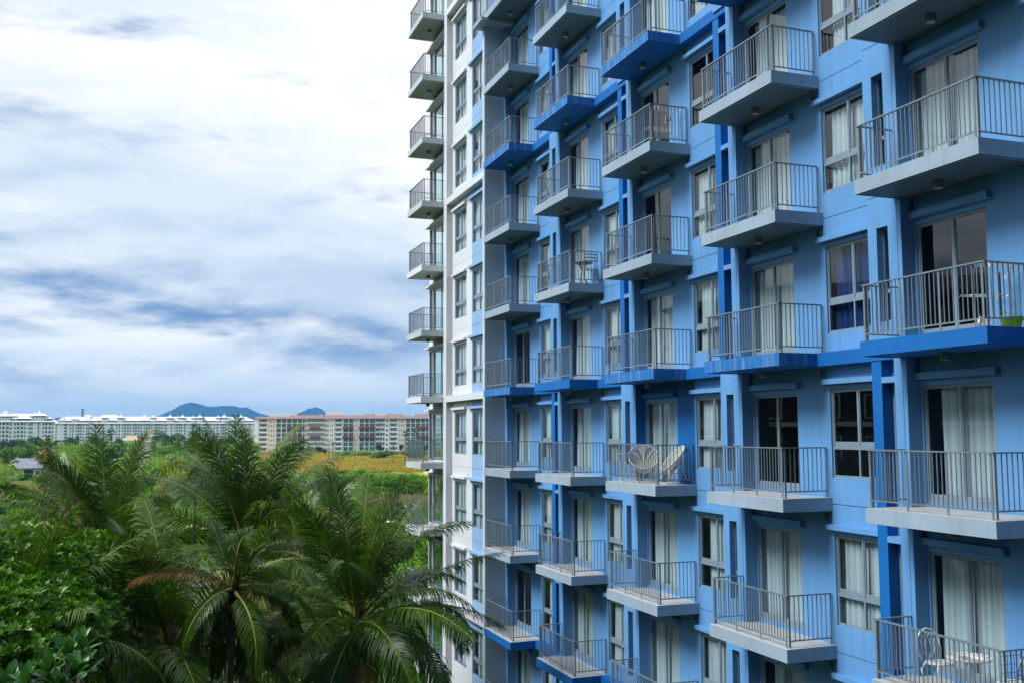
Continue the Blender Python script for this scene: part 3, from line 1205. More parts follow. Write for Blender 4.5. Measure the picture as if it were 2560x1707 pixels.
def cupola(s=1.0):
    m = MB()
    m.box(-2.6 * s, 2.6 * s, -2.6 * s, 2.6 * s, -3 * s, 1.0 * s, M['hroof'])
    m.box(-2.2 * s, 2.2 * s, -2.2 * s, 2.2 * s, 1.0 * s, 2.1 * s, M['hwall'])
    for k in range(4):
        x = -1.7 + k * 1.15
        m.box(x * s, (x + 0.6) * s, -2.23 * s, -2.2001 * s, 1.15 * s, 1.9 * s, M['hdark'])
    p = [(-3.6, -3.6, 2.1), (3.6, -3.6, 2.1), (3.6, 3.6, 2.1), (-3.6, 3.6, 2.1), (-1.2, -1.2, 3.4), (1.2, -1.2, 3.4), (1.2, 1.2, 3.4), (-1.2, 1.2, 3.4)]
    p = [(a * s, b * s, c * s) for a, b, c in p]
    for q in ((0, 1, 5, 4), (1, 2, 6, 5), (2, 3, 7, 6), (3, 0, 4, 7), (3, 2, 1, 0)):
        m.face([p[i] for i in q], M['hroof'])
    for q in (4, 5), (5, 6), (6, 7), (7, 4):
        m.face([p[q[0]], p[q[1]], (0, 0, 5.2 * s)], M['hroof'])
    m.tube([(0, 0, 5.0 * s), (0, 0, 7.2 * s)], [0.22 * s, 0.05 * s], M['hroof'], 5)
    return m.mesh('cupola')


CUP = cupola()


def hotel(x0, x1, D, eave_y, ridge_y, floors, fh, cols, cups, label, skew=0.0, step=()):
    root, ln = facade_root('hotel', x0, x1, D, label, skew)
    k = ln / (x1 - x0)
    ez = at((x0 + x1) / 2, eave_y, D).z
    rz = at((x0 + x1) / 2, ridge_y, D).z
    m = MB()
    m.box(0, ln, 0.06, 18, -0.5, ez, M['hwall'])
    child('wall', m.mesh('wall'), root)
    m = MB()
    # the eaves band, then the main slope set a little back
    hip_roof(m, 0, ln, 0, 18, ez, (rz - ez) * 0.42, M['hroof'], 1.6, 3.5)
    m.face([(-1.6, -1.6, ez), (ln + 1.6, -1.6, ez), (ln + 1.6, -1.6, ez - 0.5), (-1.6, -1.6, ez - 0.5)], M['hroof'])
    hip_roof(m, 2, ln - 2, 1.2, 17, ez + (rz - ez) * 0.36, (rz - ez) * 0.66, M['hroof'], 0.6)
    for a, b in step:
        hip_roof(m, (a - x0) * k, (b - x0) * k, 2.0, 16, ez + (rz - ez) * 0.5, (rz - ez) * 0.78, M['hroof'], 0.4)
    child('roof', m.mesh('roof'), root)
    for cxp, cyp, s in cups:
        child('cupola', CUP, root, ((cxp - x0) * k, 5.0, at(cxp, cyp, D).z - 5.4 * s + 0.0), scale=s)
    piers = MB()
    for cx, cw, typ in cols:
        X = (cx - x0) * k
        if typ == 'p':
            piers.box(X, X + cw * k, -0.35, 0.055, 0, ez - 0.3, M['hwall'])
            continue
        for f in range(floors):
            z = ez - 0.8 - (f + 1) * fh + 1.0
            if z < 0.5:
                break
            if typ == 'w':
                win(root, X, z - 0.1, cw * k, 1.75, 'hwin' if (f * 7 + int(cx)) % 3 else 'hgreen', 1, True)
            elif typ == 't':
                win(root, X, z - 0.4, cw * k, fh - 0.5, 'hwin', 1, True)
            elif typ == 'b':
                win(root, X, z - 0.3, cw * k, 2.0, 'hwin', 3, True)
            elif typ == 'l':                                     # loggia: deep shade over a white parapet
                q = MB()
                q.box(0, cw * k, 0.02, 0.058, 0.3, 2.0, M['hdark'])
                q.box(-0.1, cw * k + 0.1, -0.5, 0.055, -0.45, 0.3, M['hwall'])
                nm = ('log', round(cw * k, 2))
                if nm not in _wm:
                    _wm[nm] = q.mesh('loggia')
                child('loggia', _wm[nm], root, (X, 0, z - 0.1))
    if piers.v:
        child('pier', piers.mesh('pier'), root)
    return root


# left block: columns read from the photo (pixel x, width, type)
c1 = []
for x, wd, t in ((-80, 5, 'w'), (-64, 6.5, 'l'), (-52, 6.5, 'l'), (-40, 5, 'w'), (-28, 5, 'w'), (-16, 6.5, 'l'), (-6, 6, 'l'), (3, 6.5, 'l'), (12.5, 6.5, 'l'), (21, 5.5, 'w'), (32.5, 5, 'w'), (40, 6, 'l'), (49.5, 6, 'l'), (57.5, 5.5, 'w'), (68.5, 11.5, 'b'), (92.5, 4, 't'), (104.5, 5, 'w'), (111.5, 6, 'l'), (120.5, 6, 'l'), (128, 5, 'w')):
    c1.append((x, wd, t))
c1 += [(27.5, 1.2, 'p'), (82, 2.0, 'p'), (99, 1.2, 'p'), (135, 1.5, 'p')]
hotel(-95, 137, 900, 1052.5, 1033, 6, 3.25, c1, [(83, 1029, 1.0), (95.5, 1024.5, 1.35), (108, 1030, 0.9), (10, 1026, 1.3), (32, 1031, 0.8), (-40, 1026, 1.3)], 'white hotel block with tall white roof at the left edge', step=((-8, 26),))
c2 = [(138, 4.5, 'w'), (159, 6, 'l'), (171.5, 4, 'w'), (178, 3, 't'), (186, 3.5, 'w'), (190.5, 5, 'l'), (197, 4, 'l'), (203, 3.5, 'w'), (210.5, 4, 'w'), (216, 2.5, 'l'), (231, 4, 'l'), (237, 3.5, 'w'), (245, 3.5, 'w'), (250, 4.5, 'l'), (269.5, 6, 'l'), (283, 4, 'w'), (289.5, 3, 't')]
for base in (297.5, 324, 350.5, 376.5):
    c2 += [(base, 4, 'w'), (base + 5.5, 4.6, 'l'), (base + 12.5, 4, 'l'), (base + 18.3, 4, 'w')]
c2 += [(402, 8, 'b'), (419, 3, 't'), (427.5, 3.5, 'w'), (432.5, 4.3, 'l'), (439, 4, 'l'), (444.5, 3.5, 'w'), (452, 4, 'l'), (472, 6, 'l'), (484, 4, 'w'), (490.5, 3, 't'), (500, 4, 'w'), (506, 4.6, 'l'), (512, 4, 'l'), (519, 4, 'w'), (528, 4, 'w'), (536, 4.3, 'l'), (546, 4, 'w'), (551, 4.6, 'l'), (557, 4, 'l'), (566, 4, 'w'), (575, 4, 'w'), (583, 4.3, 'l'), (592, 4, 'w'), (600, 4, 'l'), (610, 4, 'w'), (620, 4, 'l')]
c2 += [(x, 0.9, 'p') for x in (152, 166, 182.5, 227.5, 257, 263, 280, 321, 347, 373.5, 399.5, 415, 424.5, 458, 463, 468, 481)]
hotel(137, 640, 1110, 1056.8, 1041, 7, 3.12, c2, [(153, 1039.5, 0.95), (183, 1038, 1.1), (255, 1035, 1.05), (293.5, 1034, 1.15), (374, 1035.5, 0.9), (416.5, 1034.5, 1.2), (448.5, 1034.5, 1.1), (475, 1038, 0.8), (493, 1034, 1.2), (438, 1038.5, 0.6), (540, 1037, 0.8), (556, 1034, 1.1), (600, 1035, 1.0)], 'long white hotel with rows of small windows and roof cupolas', step=((205, 222), (232, 300), (338, 366)))

# tan apartment block
TD = 650.0
TX0, TX1 = 630.0, 1120.0
root, ln = facade_root('tan_apartment_block', TX0, TX1, TD, 'tan and white apartment block with terracotta roofs beyond the field')
k = ln / (TX1 - TX0)
ez = at(870, 1045.5, TD).z
fh = 11.9 * k
NFL = 7


def tx(p):
    return (p - TX0) * k


bays = [(636, 645, 'hwall', 'plain'), (645, 668, 'cream', 'balc'), (668, 687, 'peach', 'slit3'),
        (687.5, 700.5, 'hwall', 'bay'), (700.5, 713.5, 'hwall', 'bay'), (713.5, 726.5, 'hwall', 'bay'), (726.5, 739.5, 'hwall', 'bay'), (739.5, 752.5, 'hwall', 'bay'), (752.5, 758, 'hwall', 'bay'),
        (758, 764, 'pinkw', 'slit2')]
bays += [(764.5 + 4.85 * i, 769.35 + 4.85 * i, 'hwall', 'thin') for i in range(9)]
bays += [(808, 819, 'peach', 'slit3'), (819, 832, 'hwall', 'slit2'), (832, 852.5, 'hwall', 'balc'), (853, 866.5, 'hwall', 'bay'), (866.5, 879.5, 'hwall', 'bay'),
         (880, 893, 'peach', 'slit2'), (893.5, 907, 'hwall', 'bay'), (907, 919, 'hwall', 'bay'), (919, 933.5, 'hwall', 'bay'), (935, 945, 'cream', 'thin'), (946.5, 953, 'hwall', 'thin'), (953, 958.5, 'hwall', 'thin'),
         (958.5, 969, 'hwall', 'sq'), (969, 992, 'cream', 'balc'), (992, 1010.5, 'peach', 'slit3'), (1011, 1023.5, 'cream', 'bay'), (1023.5, 1036, 'hwall', 'bay'), (1036, 1049, 'hwall', 'bay'), (1049, 1061.5, 'hwall', 'bay'), (1061.5, 1075, 'hwall', 'bay'),
         (1075, 1088, 'hwall', 'bay'), (1088, 1102, 'peach', 'slit3'), (1102, 1116, 'hwall', 'balc')]
rt = random.Random(9)
for a, b, mat, typ in bays:
    X0, X1 = tx(a), tx(b)
    deep = 1.4 if typ in ('bay', 'thin', 'balc') else 0.0
    q = MB()
    q.box(X0, X1, deep + 0.06, 14, -0.3, ez, M[mat])
    child('wall', q.mesh('wall'), root)
    if typ in ('bay', 'thin', 'balc'):
        cw = 0.42 if typ == 'bay' else 0.25
        for xc in ([X0, X1 - cw] if typ == 'balc' else [X0]):
            q = MB()
            q.box(0, cw, 0, deep + 0.058, -0.3, ez, M['hwall'])
            child('column', q.mesh('column'), root, (xc, 0, 0))
    for f in range(NFL):
        zt = ez - f * fh
        zb = zt - fh
        if zb < -1.5:
            continue
        if deep:
            nm = ('tband', round(X1 - X0, 2), typ == 'bay')
            if nm not in _wm:
                q = MB()
                q.box(0.43, X1 - X0 - 0.001, 0.06, deep + 0.055, -0.02, 0.30, M['hwall'])
                q.box(0.43, X1 - X0 - 0.001, 0.08, 0.16, 0.301, 0.95, M['hgreen'] if typ == 'bay' else M['hwall'])
                _wm[nm] = q.mesh('balcony')
            child('balcony', _wm[nm], root, (X0, 0, zb))
        wd = X1 - X0
        if typ == 'bay':
            win(root, X0 + 0.5, zb + 0.35, wd - 0.75, fh - 0.75, rt.choice(['hgreen', 'hgreen', 'hwin']), 2, False, deep)
        elif typ == 'thin':
            win(root, X0 + 0.35, zb + 0.4, max(0.4, wd - 0.5), fh - 0.8, rt.choice(['hwin', 'hdark', 'hgreen']), 1, True, deep)
        elif typ == 'balc':
            win(root, X0 + wd * 0.22, zb + 0.35, wd * 0.56, fh - 0.9, rt.choice(['hgreen', 'hwin']), 3, False, deep)
        elif typ == 'sq':
            win(root, X0 + wd * 0.25, zb + 0.7, wd * 0.5, 1.7, 'hgreen', 1, True)
        elif typ in ('slit3', 'slit2'):
            n = int(typ[-1])
            for i in range(n):
                win(root, X0 + wd * (i + 0.65) / (n + 0.5) - 0.2, zb + 0.7, 0.42, 1.7, 'hwin', 1, True)
for a, b in ((715, 758), (772, 797), (853, 880), (893, 935), (1036, 1075)):
    for f in (2, 4):
        z = ez - f * fh + 0.55
        m = MB()
        m.face([(tx(a), -1.2, z - 0.7), (tx(b), -1.2, z - 0.7), (tx(b), 0.055, z + 0.45), (tx(a), 0.055, z + 0.45)], M['awning'])
        m.face([(tx(a), -1.2, z - 0.7), (tx(b), -1.2, z - 0.7), (tx(b), -1.2, z - 0.95), (tx(a), -1.2, z - 0.95)], M['awning'])
        m.face([(tx(a), -1.2, z - 0.9), (tx(b), -1.2, z - 0.9), (tx(b), 0.055, z - 0.65), (tx(a), 0.055, z - 0.65)], M['awning'])
        child('awning', m.mesh('awning'), root)


def roof_piece(a, b, ytop, y0=0.0, inset=2.5):
    m = MB()
    h = at((a + b) / 2, ytop, TD).z - ez
    hip_roof(m, tx(a), tx(b), y0, 13, ez, h, M['redroof'], 1.0, inset)
    child('roof', m.mesh('roof'), root)


for a, b, y in ((637, 716, 1040), (716, 790, 1036.5), (785, 808, 1034.5), (806, 930, 1036.5), (902, 940, 1033.2), (938, 965, 1037.5), (958, 1010, 1033.2), (1008, 1032, 1037.5), (1032, 1118, 1033.2)):
    roof_piece(a, b, y)
for a, b, yt, yb in ((667, 690, 1030.5, 1042), (698, 735, 1031, 1042), (808, 856, 1026.5, 1040), (926, 965, 1031.5, 1040)):
    m = MB()
    m.box(tx(a), tx(b), 14.5, 20, at(a, yb, TD).z - 3, at(a, yt, TD).z, M['plantw'])
    child('roof_plant', m.mesh('roof_plant'), root)
for a, h in ((680, 5), (818, 9), (826, 12), (931, 10), (1024, 5)):
    m = MB()
    m.tube([(0, 0, 0), (0, 0, h)], 0.07, M['alu'], 4)
    child('antenna', m.mesh('antenna'), root, (tx(a), 15, ez + 2.5))

# two towers to the left of the view: the balcony doors mirror them
for (px, py_, wd, dp, nf, mat, lab) in ((-113, 106, 9, 9, 14, 'cream', 'cream tower block left of the view mirrored in a balcony door'), (-118, 160, 18, 12, 18, 'hwall', 'white striped block left of the view mirrored in the windows')):
    t = thing('tower_block', (px, py_, 0), lab, 'building', rot=(0, 0, math.radians(-50)))
    m = MB()
    m.box(-wd / 2, wd / 2, 0.05, dp, 0, nf * 3.2, M[mat])
    child('wall', m.mesh('wall'), t)
    m = MB()
    m.box(-wd / 2 - 0.4, wd / 2 + 0.4, -0.6, 0.049, 0, 1.1, M[mat])
    bm_ = m.mesh('balcony_band')
    for f in range(nf):
        child('balcony_band', bm_, t, (0, 0, f * 3.2))
    for f in range(nf):
        for q in range(int(wd / 4)):
            win(t, -wd / 2 + 0.8 + q * 4, f * 3.2 + 1.15, 2.6, 1.8, 'hwin', 2, False, 0.0)

# invented long dark block left of the view: its reflection darkens the lower panes
M['umber'] = plain('dark_brown_render', (0.05, 0.042, 0.038), 0.9, 0, 0.2)
t = thing('reflection_block', (-36, 52, 0), 'invented dark brown block left of the view that darkens the lower windows', 'building', rot=(0, 0, math.radians(45)))
m = MB()
m.box(-34, 30, 0.05, 14, 0, 22.5, M['umber'])
child('wall', m.mesh('wall'), t)
for f in range(7):
    m = MB()
    m.box(-34.3, 30.3, -0.5, 0.049, f * 3.2, f * 3.2 + 0.35, M['hwall'] if f % 3 == 1 else M['umber'])
    child('balcony_band', m.mesh('balcony_band'), t)
    for q in range(14):
        win(t, -32 + q * 4.4, f * 3.2 + 0.6, 2.6, 1.9, 'hwin', 2, False, 0.0)
m = MB()
hip_roof(m, -34, 30, 0, 14, 22.5, 2.5, M['slate'] if 'slate' in M else M['umber'], 0.8)
child('roof', m.mesh('roof'), t)

# radio mast behind the hotels
p = at(204.5, 1078, 1500)
t = thing('radio_mast', (p.x, p.y, 0), 'slim radio mast with a cluster of antennas above the white roofs', 'mast')
m = MB()
ht = at(204.5, 1022, 1500).z
m.tube([(0, 0, 0), (0, 0, ht)], [1.4, 0.5], M['hdark'], 4)
child('pole', m.mesh('pole'), t)
m = MB()
for zz in (ht - 11, ht - 6, ht - 2):
    for a in range(3):
        an = a * 2.1
        m.box(1.6 * math.cos(an) - 0.5, 1.6 * math.cos(an) + 0.5, 1.6 * math.sin(an) - 0.5, 1.6 * math.sin(an) + 0.5, zz, zz + 3, M['hdark'])
child('antenna', m.mesh('antenna'), t)

# the grey roofed house
hp = on_ground(62, 1196)
HD = math.hypot(hp.x, hp.y)
hk = HD / F_PX
t = thing('house', hp, 'small white house with grey tiled hip roof among the bushes', 'house', rot=(0, 0, math.radians(6)))
M['shingle'] = plain('grey_roof_tile', (0.24, 0.24, 0.30), 0.8, 0, 0.4, 0.3, 1.6)
M['slate'] = plain('slate_roof', (0.17, 0.17, 0.22), 0.8, 0, 0.2, 0.3, 1.0)
m = MB()
m.grid(-5.0, 7.6, 0, 2.9, -0.1, 0.1, [(-3.2, -2.6, 0.9, 2.2), (-0.3, 2.0, 0.05, 2.4), (2.6, 3.6, 0.9, 2.2), (4.2, 5.4, 0.9, 2.2)], M['hwall'])
m.v = [(y, x, z) for x, y, z in m.v]
m.box(-5.0, -4.8, 0.11, 7, 0, 2.9, M['hwall'])
m.box(7.4, 7.6, 0.11, 7, 0, 2.9, M['hwall'])
m.box(-5.0, 7.6, 7.01, 7.2, 0, 2.9, M['hwall'])
child('wall', m.mesh('wall'), t)
m = MB()
hip_roof(m, -5.6, 8.0, -1.0, 8.0, 2.95, 2.6, M['shingle'], 0.9, 4.2)
child('roof', m.mesh('roof'), t)
m = MB()
hip_roof(m, 1.5, 8.5, 5, 12, 4.2, 3.6, M['slate'], 0.5, 3.9)
child('roof', m.mesh('roof_back'), t, label='steep slate coloured rear roof')
m = MB()
for x in (-5.6, -0.7, 7.9):
    m.box(x - 0.12, x + 0.12, -1.1, -0.86, 0, 2.94, M['hwall'])
child('column', m.mesh('column'), t)
for x, z, wd, hh in ((-3.2, 0.9, 0.6, 1.3), (2.6, 0.9, 1.0, 1.3), (4.2, 0.9, 1.2, 1.3)):
    win(t, x, z, wd, hh, 'hwin', 1, False, 0.0)
m = MB()
m.box(-0.28, 1.98, 0.02, 0.08, 0.05, 2.4, M['dark'])
child('door', m.mesh('door'), t)

hp = on_ground(330, 1116)
t = thing('house', hp, 'house with pale orange hip roof in front of the long white hotel', 'house')
m = MB()
m.box(-9, 9, 0, 10, 0, 5.6, M['cream'])
child('wall', m.mesh('wall'), t)
m = MB()
hip_roof(m, -9, 9, 0, 10, 5.62, 4.2, plain('pale_orange_tile', (0.62, 0.42, 0.26), 0.85, 0, 0.1, 0.2, 1.0), 1.0)
child('roof', m.mesh('roof'), t)
m = MB()
hip_roof(m, 8, 15, -3, 6, 4.6, 4.0, M['awning'], 0.5)
child('roof', m.mesh('roof_side'), t, label='small dark red side roof')
m = MB()
m.box(9.2, 14.5, -2.5, 5.5, 0, 4.58, M['cream'])
child('wall', m.mesh('wall_side'), t)
for x in (-6, -1, 4):
    win(t, x, 1.2, 2.2, 2.0, 'hwin', 2, False, -0.02)

for (x, y, wd, lab) in ((262, 1150, 9, 'low grey roofed shed behind the coconut palms'), (560, 1160, 9, 'low shed with weathered roof half hidden by palms'), (192, 1172, 6, 'dark roofed hut between the palm fronds')):
    hp = on_ground(x, y)
    t = thing('shed', hp, lab, 'shed', group='sheds among the trees')
    m = MB()
    m.box(-wd / 2, wd / 2, 0, 5, 0, 2.4, M['hwall'])
    child('wall', m.mesh('wall'), t)
    m = MB()
    hip_roof(m, -wd / 2, wd / 2, 0, 5, 2.42, 1.8, M['slate'], 0.6, 2.0)
    child('roof', m.mesh('roof'), t)
    win(t, -1.0, 0.8, 1.2, 1.1, 'hwin', 2, False, -0.02)

# posts standing in the field
_pw = plain('weathered_post', (0.07, 0.065, 0.06), 0.8, 0, 0.2)
for i, (x, yt, yb, lab) in enumerate(((725, 1134, 1155, 'short dark post at the left of the dry field'), (774.5, 1118, 1151, 'dark post in the left part of the field before bushes'),
                                     (746, 1100, 1133, 'grey utility post before the tan block, left one'), (757.5, 1096, 1134, 'grey utility post before the tan block, right one'),
                                     (788.5, 1102, 1138, 'grey utility post before dark green shrubs'), (822, 1100, 1152, 'tall pale post beside a fan palm in the field'),
                                     (872.5, 1096, 1142, 'tall dark post before the red awnings'), (887, 1090, 1149, 'tallest dark post in the middle of the field'), (982.5, 1112, 1161, 'dark post nearest the white balconies'))):
    b_ = on_ground(x, yb)
    D = math.hypot(b_.x, b_.y)
    h = at(x, yt, D).z
    t = thing('utility_post', b_, lab, 'post', group='posts in the dry field')
    m = MB()
    m.tube([(0, 0, -0.2), (0, 0, h)], [0.17, 0.12], _pw, 6)
    child('pole', m.mesh('pole'), t)
    m = MB()
    m.box(-0.45, 0.45, -0.06, 0.06, h - 0.45, h - 0.33, _pw)
    child('crossbar', m.mesh('crossbar'), t)

b_ = on_ground(15, 1352)
D = math.hypot(b_.x, b_.y)
h = at(15, 1306, D).z
t = thing('lamp_post', b_, 'black lamp post with short arm beside the dirt road', 'lamp post')
m = MB()
m.tube([(0, 0, -0.2), (0, 0, h)], 0.09, M['dark'], 8)
child('pole', m.mesh('pole'), t)
m = MB()
m.box(-0.5, 0.12, -0.1, 0.1, h - 0.02, h + 0.1, M['dark'])
child('lamp_head', m.mesh('lamp_head'), t)

# ------------------------------------------------------------------ vegetation
M['frond'] = leaf_mat('coconut_leaflet', (0.034, 0.098, 0.006), (0.105, 0.205, 0.014), 1.3, 0.34, 0.25, 0.42, 0.30)
M['frondy'] = leaf_mat('yellowing_leaflet', (0.12, 0.14, 0.022), (0.24, 0.20, 0.04), 1.8, 0.45, 0.25, 0.4, 0.2)
M['frondd'] = leaf_mat('dry_leaflet', (0.34, 0.19, 0.05), (0.52, 0.32, 0.11), 1.8, 0.7, 0.15, 0.2, 0.2)
M['rachis'] = plain('yellow_green_rib', (0.27, 0.28, 0.045), 0.5, 0, 0.25, 0.4, 2.0)
M['rachisd'] = plain('dry_rib', (0.33, 0.20, 0.07), 0.6, 0, 0.2, 0.3, 2.0)
M['ptrunk'] = plain('palm_trunk_bark', (0.16, 0.13, 0.10), 0.9, 0, 0.3, 0.2, 4.0)
M['bark'] = plain('tree_bark', (0.12, 0.09, 0.065), 0.9, 0, 0.3, 0.2, 3.0)
M['fibre'] = plain('palm_fibre', (0.10, 0.06, 0.035), 0.95, 0, 0.3, 0.2, 5.0)
M['nut'] = plain('green_coconut', (0.16, 0.19, 0.03), 0.45, 0, 0.3, 0.4, 5.0)
M['leaf_dark'] = leaf_mat('dark_broad_leaf', (0.055, 0.180, 0.007), (0.155, 0.370, 0.018), 1.4, 0.36, 0.33, 0.5, 0.12)
M['leaf_mid'] = leaf_mat('mid_green_leaf', (0.042, 0.130, 0.006), (0.115, 0.260, 0.014), 0.30, 0.5, 0.25, 0.3, 0.35)
M['leaf_bright'] = leaf_mat('bright_green_leaf', (0.11, 0.26, 0.010), (0.22, 0.42, 0.022), 0.35, 0.5, 0.3, 0.3, 0.25)
M['leaf_yellow'] = leaf_mat('yellow_green_leaf', (0.13, 0.18, 0.010), (0.24, 0.28, 0.02), 0.4, 0.5, 0.3, 0.3, 0.2)
M['leaf_deep'] = leaf_mat('deep_green_leaf', (0.014, 0.050, 0.012), (0.040, 0.100, 0.020), 0.35, 0.5, 0.2, 0.3, 0.3)
M['leaf_rust'] = leaf_mat('hanging_dry_fan', (0.20, 0.09, 0.05), (0.32, 0.16, 0.10), 0.6, 0.8, 0.1, 0.2, 0.2)
M['big_leaf'] = leaf_mat('large_glossy_leaf', (0.035, 0.15, 0.028), (0.085, 0.26, 0.055), 3.0, 0.30, 0.22, 0.5, 0.25)
M['grass'] = leaf_mat('dry_grass_blade', (0.36, 0.32, 0.03), (0.60, 0.40, 0.09), 0.05, 0.8, 0.25, 0.2, 0.1)
M['grassg'] = leaf_mat('green_grass_blade', (0.09, 0.20, 0.010), (0.17, 0.32, 0.02), 0.06, 0.7, 0.25, 0.2, 0.1)


def nrm(a):
    return a / np.maximum(np.linalg.norm(a, axis=-1, keepdims=True), 1e-9)


def frond_mesh(L_, th0, bend, seed, mat, rib, n=88, droop=0.5, lat=0.0, twist=0.0, width=0.034, llen=0.95, vee=0.30):
    """one pinnate leaf: arching rib along +y / +z with two rows of folded, hanging leaflets"""
    rng = np.random.RandomState(seed)
    K = 26
    t = np.linspace(0, 1, K)
    ang = th0 - bend * t ** 1.5
    ds = L_ / (K - 1)
    y = np.concatenate([[0], np.cumsum(np.cos(ang[:-1]) * ds)])
    z = np.concatenate([[0], np.cumsum(np.sin(ang[:-1]) * ds)])
    x = lat * L_ * t ** 2
    C = np.stack([x, y, z], 1)
    T = nrm(np.gradient(C, axis=0))
    side0 = np.array([1.0, 0, 0])
    Bn = nrm(side0 - T * (T @ side0)[:, None])
    Nn = np.cross(Bn, T)
    tw = twist * t
    Bt = Bn * np.cos(tw)[:, None] + Nn * np.sin(tw)[:, None]
    Nt = np.cross(Bt, T)
    V, F, MI = [], [], []
    # rib: flattened tapering tube of four sides
    rad = 0.034 * (1 - t) ** 0.8 + 0.005
    rad[:3] *= 1.5
    for k in range(K):
        for a, b in ((1.2, -0.5), (0, 0.8), (-1.2, -0.5)):
            V.append(C[k] + Bt[k] * a * rad[k] + Nt[k] * b * rad[k])
    for k in range(K - 1):
        for j in range(3):
            F.append((k * 3 + j, k * 3 + (j + 1) % 3, (k + 1) * 3 + (j + 1) % 3, (k + 1) * 3 + j))
            MI.append(1)
    base = len(V)
    V = [np.array(V)]
    nv = base
    down = np.array([0, 0, -1.0])
    FA = [np.array(F)]
    MA = [np.array(MI)]
    for sgn in (1, -1):
        s = np.clip(np.linspace(0.13, 0.995, n) + rng.uniform(-0.006, 0.006, n), 0, 1)
        gapn = np.sin(s * 31 + seed * 1.7 + sgn) + np.sin(s * 77 + seed) * 0.6
        s = np.sort(s[(gapn > -1.45) & (rng.rand(n) > 0.05)])
        n_all, n = n, len(s)
        i = np.clip((s * (K - 1)).astype(int), 0, K - 2)
        fr = (s * (K - 1) - i)[:, None]

        def at_(A):
            return A[i] * (1 - fr) + A[i + 1] * fr
        p0, Tt, Bb, Nb = at_(C), nrm(at_(T)), nrm(at_(Bt)), nrm(at_(Nt))
        ln = llen * np.interp(s, [0.1, 0.22, 0.45, 0.75, 0.93, 1.0], [0.62, 0.9, 1.0, 0.78, 0.48, 0.30]) * rng.uniform(0.88, 1.08, n)
        fwd = np.interp(s, [0, 0.5, 1.0], [0.45, 0.75, 1.6]) + rng.normal(0, 0.07, n)
        ve = vee + rng.normal(0, 0.10, n)
        d0 = nrm(Bb * sgn + Tt * fwd[:, None] + Nb * ve[:, None])
        g = droop * rng.uniform(0.7, 1.3, n)[:, None]
        # broken leaflets hang straight down
        brk = (rng.rand(n) < 0.12)[:, None]
        g = np.where(brk, g + 1.5, g)
        d1 = nrm(d0 + down * 0.45 * g)
        d2 = nrm(d1 + down * 0.9 * g)
        l = ln[:, None]
        p1 = p0 + d0 * l * 0.34
        p2 = p1 + d1 * l * 0.36
        p3 = p2 + d2 * l * 0.30
        wv = nrm(np.cross(d0, Nb + 0.001)) * sgn
        wv2 = nrm(np.cross(d1, Nb + 0.001)) * sgn
        w0 = width * (0.5 + 0.5 * (ln / llen))[:, None]
        pts = [p0 - wv * w0 * 0.30, p0 + wv * w0 * 0.30, p1 - wv * w0 * 0.5, p1 + wv * w0 * 0.5, p2 - wv2 * w0 * 0.42, p2 + wv2 * w0 * 0.42, p3 - wv2 * w0 * 0.05, p3 + wv2 * w0 * 0.05]
        VV = np.stack(pts, 1).reshape(-1, 3)
        idx = nv + np.arange(n)[:, None] * 8
        q = np.concatenate([idx + np.array([0, 1, 3, 2]), idx + np.array([2, 3, 5, 4]), idx + np.array([4, 5, 7, 6])], 0)
        V.append(VV)
        FA.append(q)
        MA.append(np.zeros(len(q), int))
        nv += len(VV)
        n = n_all
    return fast_mesh('frond', np.concatenate(V), np.concatenate(FA), [mat, rib], np.concatenate(MA), smooth=False)


def trunk_mesh(h, r0, r1, lean, seed, mat, name='trunk'):
    rng = random.Random(seed)
    m = MB()
    pts, rad = [], []
    n = int(h / 0.16)
    ax, ay = lean
    for k in range(n + 1):
        t = k / n
        bow = t * (1 - t) * 1.2
        pts.append((ax * t + ax * bow * 0.4, ay * t + ay * bow * 0.4, h * t))
        rr = r0 + (r1 - r0) * t + 0.10 * math.exp(-t * 14)
        rad.append(rr * (1.05 if k % 2 else 0.97) * rng.uniform(0.98, 1.02))
    m.tube(pts, rad, mat, 9)
    return m.mesh(name, True)


NUT = MB()
NUT.lathe([(0.02, -0.13), (0.09, -0.09), (0.12, 0.0), (0.10, 0.08), (0.03, 0.13)], M['nut'], 10)
NUT = NUT.mesh('coconut', True)
SPATHE = MB()
SPATHE.tube([(0, 0, 0), (0, 0.25, 0.35), (0, 0.55, 0.75), (0, 0.9, 1.0)], [0.03, 0.055, 0.05, 0.01], M['rachis'], 6)
SPATHE = SPATHE.mesh('flower_spathe', True)


